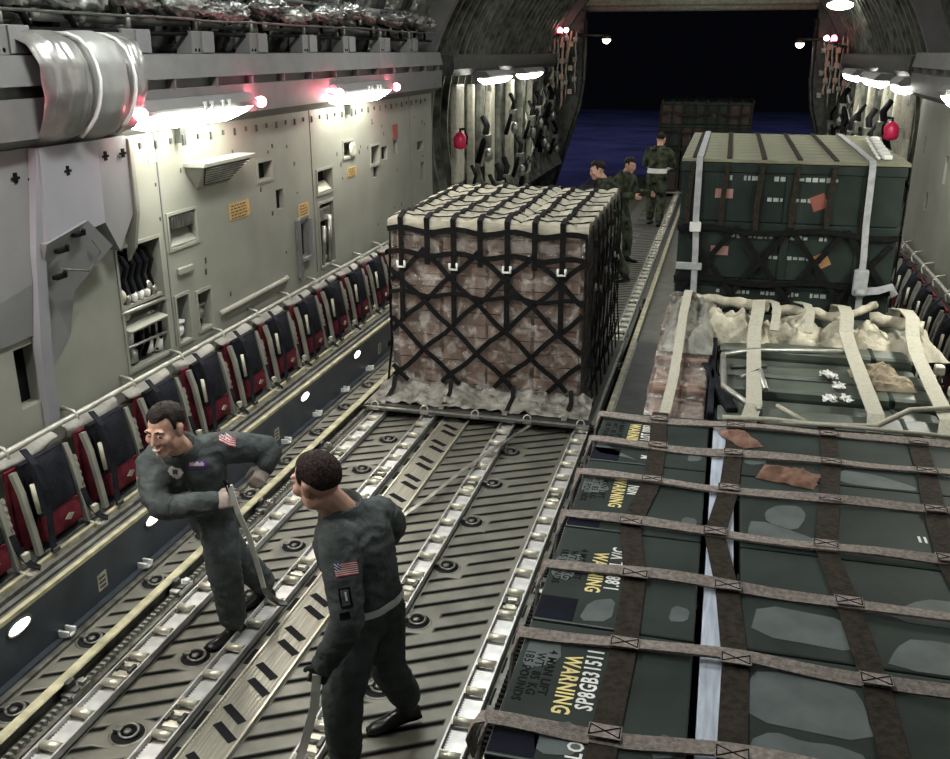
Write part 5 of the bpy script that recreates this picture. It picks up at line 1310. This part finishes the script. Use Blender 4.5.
def person(name, label, J, look, headup, k=1.0, suit='suit', hair='hair', shortcut=False, face=True, hands=None, boots=None, collar=True, fine=True):
    g = lambda n: V(J[n])
    pel, neck = g('pel'), g('neck')
    root = thing(name, label, 'person', (pel.x, pel.y, J.get('base', 0)))
    axis = (neck-pel).normalized()
    sh = (g('shL')-g('shR')).normalized(); sp = (g('hipL')-g('hipR')).normalized()
    def torso(mb, f):
        prof = ((-.22,.10,.085),(-.10,.158,.115),(.04,.172,.122),(.22,.160,.112),(.42,.160,.115),(.62,.178,.125),(.80,.186,.122),(.92,.150,.098),(1.02,.085,.078))
        if f == 1.0: prof = tuple((t, a*1.10, b*1.16) for t, a, b in prof)
        rings = []
        for t, a, b in prof:
            s = sp.lerp(sh, max(0,min(1,t))); s = (s-axis*s.dot(axis)).normalized(); fr = axis.cross(s)
            c = pel.lerp(neck, t)+fr*(J.get('bow', .0)*math.sin(PI*max(0,min(1,t))))
            n_ = 20
            rings.append([c+s*(a*k*f*(abs(math.cos(q))**.85)*(1 if math.cos(q) >= 0 else -1))+fr*(b*k*f*(abs(math.sin(q))**.85)*(1 if math.sin(q) >= 0 else -1)) for q in [2*PI*i/n_ for i in range(n_)]])
        mb.ring(rings)
    body = MB(); torso(body, .82)
    suitm = MB(); torso(suitm, 1.0)
    for S in 'LR':
        sh_, el, wr = g('sh'+S), g('el'+S), g('wr'+S)
        inn = pel.lerp(neck, .84).lerp(sh_, .35)
        limb(body, [inn, sh_, el, wr], [.05*k,.05*k,.038*k,.027*k]); limb(suitm, [inn, sh_, el, wr], [.094*k,.090*k,.070*k,.052*k])
        hp, kn, an = g('hip'+S), g('kn'+S), g('an'+S)
        limb(body, [hp, kn, an], [.075*k,.05*k,.034*k]); limb(suitm, [hp, kn, an+V((0,0,.05))], [.118*k,.092*k,.076*k])
    # neck, head
    hd = g('head'); B = basis(look, headup); r, f, u = B.col[0], B.col[1], B.col[2]
    kh = k*J.get('hk', 1.0); H = lambda x, y, z: hd + (r*x + f*y + u*z)*kh
    nb = neck - axis*.02
    limb(body, [nb, hd-u*.06*kh-f*.012*kh], [.066*kh,.060*kh])
    e = lambda c, rr: body.ell(H(*c), [q*kh for q in rr], 16, 12, 0, B)
    e((0,-.012,.030), (.076,.096,.086)); e((0,.030,-.012), (.066,.064,.070)); e((0,.034,-.058), (.052,.055,.050)); e((0,.062,-.096), (.030,.030,.024))
    for s in (-1,1):
        e((s*.050,.008,-.060), (.022,.046,.038)); e((s*.042,.064,-.024), (.029,.026,.028)); e((s*.030,.083,.026), (.026,.012,.009))
        e((s*.077,-.008,-.004), (.009,.020,.032)); e((s*.080,-.014,.012), (.010,.016,.018))
    body.tube([H(0,.088,.018), H(0,.099,-.008), H(0,.108,-.028), H(0,.090,-.040)], [.009*kh,.011*kh,.0135*kh,.010*kh], 10)
    for s in (-1,1): e((s*.012,.094,-.033), (.010,.012,.008))
    e((0,.086,-.060), (.026,.012,.007)); e((0,.084,-.072), (.022,.012,.008))
    if hands:
        for S, (d, pn, th, cu) in hands.items(): hand(body, g('wr'+S), d, pn, th, k, cu)
    sk = remesh(body, .0062 if fine else .011, 2)
    obj('body', sk, M['skin'], root)
    sm = remesh(suitm, .012 if fine else .02, 2, .013 if fine else .006, 13)
    so = obj('flight_suit' if suit == 'suit' else 'uniform', sm, M[suit], root)
    # collar, cuffs, hems
    mb = MB(); s0 = (sh-axis*sh.dot(axis)).normalized(); f0 = axis.cross(s0)
    rings = []
    for t, a, b, o_ in ((.90,.135,.115,0),(1.0,.108,.104,0),(1.10,.100,.100,.0),(1.105,.090,.090,0),(1.0,.080,.080,0)):
        c = pel.lerp(neck, t); rings.append([c+s0*a*k*math.cos(q)+f0*b*k*math.sin(q)+axis*(.02*k*math.sin(q)*(-1)) for q in [2*PI*i/24 for i in range(24)]])
    mb.ring(rings, cap=False); obj('collar', mb, M[suit], so)
    for S in 'LR':
        el, wr = g('el'+S), g('wr'+S); d = (wr-el).normalized()
        mb = MB().tube([wr-d*.035*k, wr-d*.012*k, wr+d*.004*k], [.054*k,.052*k,.046*k], 14); obj('cuff', mb, M[suit], so)
        # boot
        an = g('an'+S); toe = V(J['toe'+S]); fd = V((toe.x-an.x, toe.y-an.y, 0)).normalized(); kn = g('kn'+S); ax = (an-kn).normalized(); sd = fd.cross(V((0,0,1)))
        zb = toe.z-.04
        mb = MB(); limb(mb, [an-ax*.14*k, an, V((an.x,an.y,an.z-.02))], [.058*k,.052*k,.050*k])
        pit = V((0,0,toe.z-.045-(an.z-.085)))                       # foot pitch
        rings = []
        for t, wd, ht in ((-.075,.028,.050),(-.05,.038,.075),(.0,.040,.085),(.06,.042,.062),(.12,.047,.045),(.17,.045,.040),(.20,.030,.030)):
            c = V((an.x,an.y,an.z-.085))+fd*t*k+pit*max(0,t/.2)
            rings.append([c+sd*wd*k*math.cos(q)+V((0,0,ht*k*(max(0,math.sin(q)) if math.sin(q) > 0 else .0)*1.0+.004)) + (V((0,0,-.0)) if math.sin(q) >= 0 else V((0,0,0))) for q in [2*PI*i/16 for i in range(16)]])
        mb.ring(rings); bt = obj('boot', remesh(mb, .009, 2), M['boot'], root)
        rings2 = MB()
        sole = [(V((an.x,an.y,an.z-.086))+fd*t*k+pit*max(0,t/.2), wd) for t, wd in ((-.078,.03),(-.05,.040),(.0,.043),(.06,.045),(.12,.050),(.17,.048),(.205,.030))]
        rg = [[c+sd*wd*k, c-sd*wd*k, c-sd*wd*k+V((0,0,.016)), c+sd*wd*k+V((0,0,.016))] for c, wd in sole]
        rings2.ring(rg, 0, False); obj('sole', rings2, M['blackpaint'], bt)
    # hair: a closed cap over the skull following the hairline
    mb = MB(); nv, nu = 26, 48; th = .016 if hair == 'hair' else .007
    def hp_(a, v, o_):
        # v 0 at crown .. 1 at the hairline
        fr = math.cos(a)                                             # 1 at the front
        end = 1.05+.10*math.cos(3*a)*(fr > .3) if fr > .55 else 1.05+(.55-fr)*.80
        end = min(end, 2.02)
        if -.30 < fr < .42: end = min(end, 1.62) if fr < .2 else 1.78
        ph = v*end
        if o_ > 0: o_ = o_*(1-max(0,(v-.45)/.55)**2*.92)
        x = (.0765+o_)*math.sin(ph)*math.sin(a); y = -.012+(.0965+o_)*math.sin(ph)*math.cos(a); z = .030+(.0865+o_)*math.cos(ph)
        j = noise.noise(V((x*60,y*60,z*60)))*(.006 if hair == 'hair' else .0012)*(1-v*.6)
        q = V((x, y+.012, z-.03)).normalized()*j
        if hair == 'hair' and fr > .1: z += .010*fr*(1-v)
        return H(x+q.x, y+q.y, z+q.z)
    for o_ in (th, -.004):
        mb.grid(nu, nv, lambda a, v, o_=o_: hp_(2*PI*a, v, o_))
    mb.grid(nu, 1, lambda a, v: hp_(2*PI*a, 1, th if v < .5 else -.004))
    hr = obj('hair', mb, M[hair], root)
    if face:
        for s in (-1,1):
            ey = obj('eye', MB().ell(H(s*.031,.084,.004), (.0135*kh,.009*kh,.0075*kh), 14, 10, 0, B), M['eye'], root)
            obj('iris', MB().ell(H(s*.031+J.get('gaze',0),.0905,.003), (.0058*k,.003*k,.0062*k), 10, 8, 0, B), M['iris'], ey)
            obj('eyelid', MB().tube([H(s*.031-.015,.086,.004), H(s*.031-.006,.0935,.0105), H(s*.031+.006,.0935,.0105), H(s*.031+.015,.086,.004)], .0028*k, 6), M['skin'], ey)
            obj('eyebrow', MB().tube([H(s*.014,.0945,.022), H(s*.030,.0955,.030), H(s*.050,.083,.026)], [.0035*k,.0045*k,.002*k], 6), M['hair'], root)
        mo = obj('mouth', MB().tube([H(-.028,.083,-.058), H(-.014,.0965,-.0645), H(0,.0995,-.067), H(.014,.0965,-.0645), H(.028,.083,-.058)], [.003*k,.0055*k,.006*k,.0055*k,.003*k], 8), M['lip'], root)
        if J.get('smile'):
            obj('teeth', MB().tube([H(-.022,.0945,-.0605), H(-.01,.1035,-.0640), H(.01,.1035,-.0640), H(.022,.0945,-.0605)], [.0025*kh,.0052*kh,.0052*kh,.0025*kh], 8), M['teeth'], mo)
    return root, sm, so, H, B
# -- the bending man on the left
J1 = dict(head=(-2.70,4.03,1.44), neck=(-2.715,4.17,1.26), shR=(-2.915,4.18,1.17), shL=(-2.555,4.32,1.235), elR=(-2.775,3.99,.985), wrR=(-2.425,3.96,1.085), elL=(-2.36,4.50,1.175), wrL=(-2.355,4.43,1.10),
          pel=(-2.76,4.46,.80), hipL=(-2.69,4.42,.76), hipR=(-2.84,4.50,.76), knL=(-2.585,4.27,.44), anL=(-2.60,4.34,.085), toeL=(-2.67,4.18,.045), knR=(-2.70,4.58,.40), anR=(-2.60,4.72,.10), toeR=(-2.68,4.62,.05), hk=1.08, smile=1, bow=-.02, gaze=-.003)
p1, sm1, so1, H1, B1 = person('person', 'bending man in dark flight suit, smiling, holding a bent grey bar by the left sill', J1, (-.10,-.98,-.10), (-.10,-.30,1), 1.0,
    hands={'R': ((.88,-.05,.30),(.1,.75,-.55),(.15,-.55,.75),.85), 'L': ((-.05,-.85,-.5),(-.6,.1,-.7),(-.75,-.3,.4),.75)})
s_ax = (V(J1['shL'])-V(J1['shR'])).normalized(); a1 = (V(J1['neck'])-V(J1['pel'])).normalized(); f1 = a1.cross(s_ax)
if f1.y > 0: f1 = -f1
u1 = (s_ax - f1*s_ax.dot(f1)).normalized(); v1 = f1.cross(u1).normalized()
if v1.z < 0: v1 = -v1
cc = V(J1['pel']).lerp(V(J1['neck']), .68)
def rnd(i, j): return 1 if (i-5.5)**2+(j-5.5)**2 < 5 else (0 if (i-5.5)**2+(j-5.5)**2 < 32 else 2)
decal('round_patch', sm1, V((-2.71,4.04,1.19)), (1,-.05,0), (0,.40,.9), .075, .075, 12, 12, [M['flagwhite'], M['sill'], M['suit']], rnd, so1, .005)
decal('name_tag', sm1, V((-2.605,4.13,1.205)), (1,.1,.1), (0,.40,.9), .095, .045, 12, 6, [M['purple'], M['flagwhite']], lambda i, j: 1 if (2 <= j <= 3 and 1 < i < 10) or (j == 4 and i in (2,3,5,6,8)) else 0, so1, .005)
decal('flag_patch', sm1, V((-2.485,4.28,1.30)), (.55,.55,-.35), (.35,.15,.9), .085, .055, 18, 13, [M['flagred'], M['flagwhite'], M['flagblue']], flag, so1, .004)
am = V(J1['shR']).lerp(V(J1['elR']), .3)
decal('shoulder_patch', sm1, am+V((-.05,-.07,0)), (.75,-.65,0), (0,0,1), .05, .055, 6, 6, [M['orangelabel'], M['suit']], lambda i, j: 0 if 1 <= i <= 4 and 1 <= j <= 4 else 1, so1, .004)
for S, (d, pn, th_, cu) in {'R': ((.88,-.05,.30),(.1,.75,-.55),(.15,-.55,.75),.85), 'L': ((-.05,-.85,-.5),(-.6,.1,-.7),(-.75,-.3,.4),.75)}.items():
    mbg = MB(); hand(mbg, J1['wr'+S], d, pn, th_, 1.10, cu); wv = V(J1['wr'+S]); limb(mbg, [wv-V(d).normalized()*.05, wv], [.040,.036])
    obj('glove', remesh(mbg, .0065, 2), M['gloveg'], p1)
decal('zip', sm1, V((-2.665,4.10,1.10)), (1,-.05,0), (0,.40,.9), .014, .34, 2, 24, M['darkmetal'], lambda i, j: 0, so1, .004)
# bar in his hand
root = thing('pry_bar', 'bent grey metal bar held by the bending man, its foot on the conveyor', 'bar', (-2.42,4.45,.08))
obj('shaft', MB().strap([(-2.305,3.935,1.21),(-2.295,3.94,1.14),(-2.285,3.96,1.04),(-2.31,4.09,.84),(-2.395,4.32,.49),(-2.455,4.47,.27)], .028, .010, (.2,-1,.1)), M['white'], root)
obj('foot', MB().strap([(-2.455,4.465,.28),(-2.455,4.53,.18),(-2.43,4.58,.11),(-2.386,4.61,.086)], .045, .014, [(0,-1,.3),(0,-1,.5),(0,-.4,1),(0,0,1)]), M['darkmetal'], root)
obj('grip', MB().tube([(-2.305,3.935,1.20),(-2.335,3.945,1.225),(-2.32,3.955,1.16),(-2.30,3.95,1.12)], .012, 8), M['blackpaint'], root)
# -- the standing man turned away
J2 = dict(head=(-1.618,3.50,1.515), neck=(-1.54,3.57,1.345), shL=(-1.505,3.43,1.27), shR=(-1.43,3.77,1.24), elL=(-1.405,3.27,.97), wrL=(-1.520,3.24,.765), elR=(-1.44,3.95,1.08), wrR=(-1.56,4.0,.90),
          pel=(-1.455,3.61,.83), hipL=(-1.48,3.53,.80), hipR=(-1.425,3.70,.79), knL=(-1.50,3.36,.47), anL=(-1.53,3.43,.085), toeL=(-1.68,3.40,.045), knR=(-1.415,3.72,.44), anR=(-1.36,3.84,.135), toeR=(-1.47,3.77,.045), bow=.03, hk=1.17)
p2, sm2, so2, H2, B2 = person('person', 'crew-cut man in dark flight suit with flag patch, back to the camera, striding', J2, (-.92,.36,-.14), (-.12,-.1,1), 1.0, hair='hair2',
    hands={'L': ((-.35,-.05,-.93),(-.3,.95,.0),(-.9,-.2,.2),.8), 'R': ((-.6,.1,-.8),(-.2,-.9,0),(-.8,0,.5),.6)})
mbg = MB(); hand(mbg, J2['wrL'], (-.35,-.05,-.93), (-.3,.95,.0), (-.9,-.2,.2), 1.09, .8); limb(mbg, [V(J2['wrL'])+V((.02,0,.05)), V(J2['wrL'])], [.047,.044])
obj('glove', remesh(mbg, .0065, 2), M['glove'], p2)
am = V(J2['shL']).lerp(V(J2['elL']), .36); vv = (V(J2['shL'])-V(J2['elL'])).normalized(); uu = V((1,.12,0)); uu = (uu-vv*uu.dot(vv)).normalized()
decal('flag_patch', sm2, V((-1.425,3.30,1.215)), uu, vv, .088, .056, 18, 13, [M['flagred'], M['flagwhite'], M['flagblue']], flag, so2, .005)
lo = V(J2['shL']).lerp(V(J2['elL']), .72)
decal('pen_pocket', sm2, V((-1.405,3.22,1.125)), uu, vv, .05, .085, 6, 9, [M['suit'], M['blackpaint'], M['flagwhite']], lambda i, j: 2 if i == 3 and 3 <= j <= 6 else (1 if i in (0,5) or j in (0,8) else 0), so2, .006)
decal('sleeve_badge', sm2, V((-1.40,3.20,1.05)), uu, vv, .045, .028, 5, 3, [M['blackpaint']], lambda i, j: 0, so2, .005)
# pale reflective waist band round the back
pel, nk = V(J2['pel']), V(J2['neck']); ax = (nk-pel).normalized(); sd = (V(J2['hipL'])-V(J2['hipR'])).normalized(); fr = ax.cross(sd)
bvh2 = BVHTree.FromPolygons([tuple(p) for p in sm2.v], sm2.f)
def ringpt(q, t):
    d = (sd*math.cos(q)+fr*math.sin(q)).normalized(); c = pel.lerp(nk, t)
    h = bvh2.ray_cast(c+d*.215, -d, .2); p = h[0] if h[0] is not None else c+d*.16
    return p+d*.006
mb = MB(); mb.grid(36, 3, lambda a, b: ringpt(2*PI*a, .05+.075*b)); obj('waist_belt', mb, M['white'], so2)
root = thing('hand_strap', 'white strap hanging from the hand of the striding crew-cut man to the conveyor', 'strap', (-1.66,3.36,.06))
obj('webbing', MB().strap([(-1.545,3.215,.72),(-1.555,3.215,.64),(-1.575,3.23,.53),(-1.635,3.27,.36),(-1.69,3.31,.20),(-1.73,3.34,.10),(-1.74,3.37,.075)], .04, .008, (.3,-1,.2)), M['white'], root)
obj('strap_hook', MB().box((-1.765,3.35,.068),(-1.715,3.42,.088), bev=.008), M['steel'], root)
# -- the crew at the far end of the hold
def stand(x, y, yaw, label, lean=.0, h=1.0, suit='camo', arms=0, stride=.12):
    c, s = math.cos(yaw), math.sin(yaw)                              # yaw 0 faces -y (towards the camera)
    def T(a, b, z): return (x+a*c*h+b*s*h, y+a*s*h-b*c*h, z*h)       # a: to his left, b: forwards
    J = dict(head=T(0,.05+lean*1.1,1.63-lean*.25), neck=T(0,.0+lean*.8,1.47-lean*.18), shL=T(.19,lean*.75,1.40-lean*.16), shR=T(-.19,lean*.75,1.40-lean*.16),
             elL=T(.27,lean*.6+.05,1.13), elR=T(-.27,lean*.6+.05,1.13), wrL=T(.22,.2+lean+arms*.12,1.0+arms*.15), wrR=T(-.20,.18+lean+arms*.12,1.0+arms*.15),
             pel=T(0,-.02,.92), hipL=T(.09,-.01,.88), hipR=T(-.09,-.01,.88), knL=T(.11,stride*.8+.03,.49), knR=T(-.11,.02-stride*.3,.48), anL=T(.12,stride,.095), anR=T(-.12,-stride,.10), toeL=T(.13,stride+.18,.05), toeR=T(-.13,-stride+.18,.05))
    look = (s, -c, -.25)
    return person('person', label, J, look, (0,0,1), h, suit=suit, face=True, fine=False, hands={'L': (V(T(.0,1,-.2))-V(T(0,0,0)), V(T(-1,0,0))-V(T(0,0,0)), (0,0,1), .6), 'R': (V(T(.0,1,-.2))-V(T(0,0,0)), V(T(1,0,0))-V(T(0,0,0)), (0,0,1), .6)})
stand(-1.52, 13.9, math.radians(-65), 'dark clad person leaning beside the right rear corner of the wrapped load', .18, 1.06, 'camo', 1, .25)
stand(-1.62, 15.6, math.radians(60), 'shorter camouflaged person facing right behind the wrapped load', .12, .98, 'camo', 1, .12)
b5, sm5, so5, H5, B5 = stand(-1.28, 19.2, math.radians(170), 'farthest camouflaged person with a pale waist band beside the tall crate stack', .1, 1.03, 'camo', 1, .12)
pel5 = V((-1.28,19.2,.98)); bvh5 = BVHTree.FromPolygons([tuple(p) for p in sm5.v], sm5.f)
def r5(a, b):
    d = V((math.cos(2*PI*a), math.sin(2*PI*a), 0)); c = V((-1.28,19.2,1.03+.09*b)); h = bvh5.ray_cast(c+d*.6, -d, .8)
    return (h[0] if h[0] is not None else c+d*.17)+d*.008
mb = MB(); mb.grid(30, 2, r5); obj('waist_belt', mb, M['white'], so5)
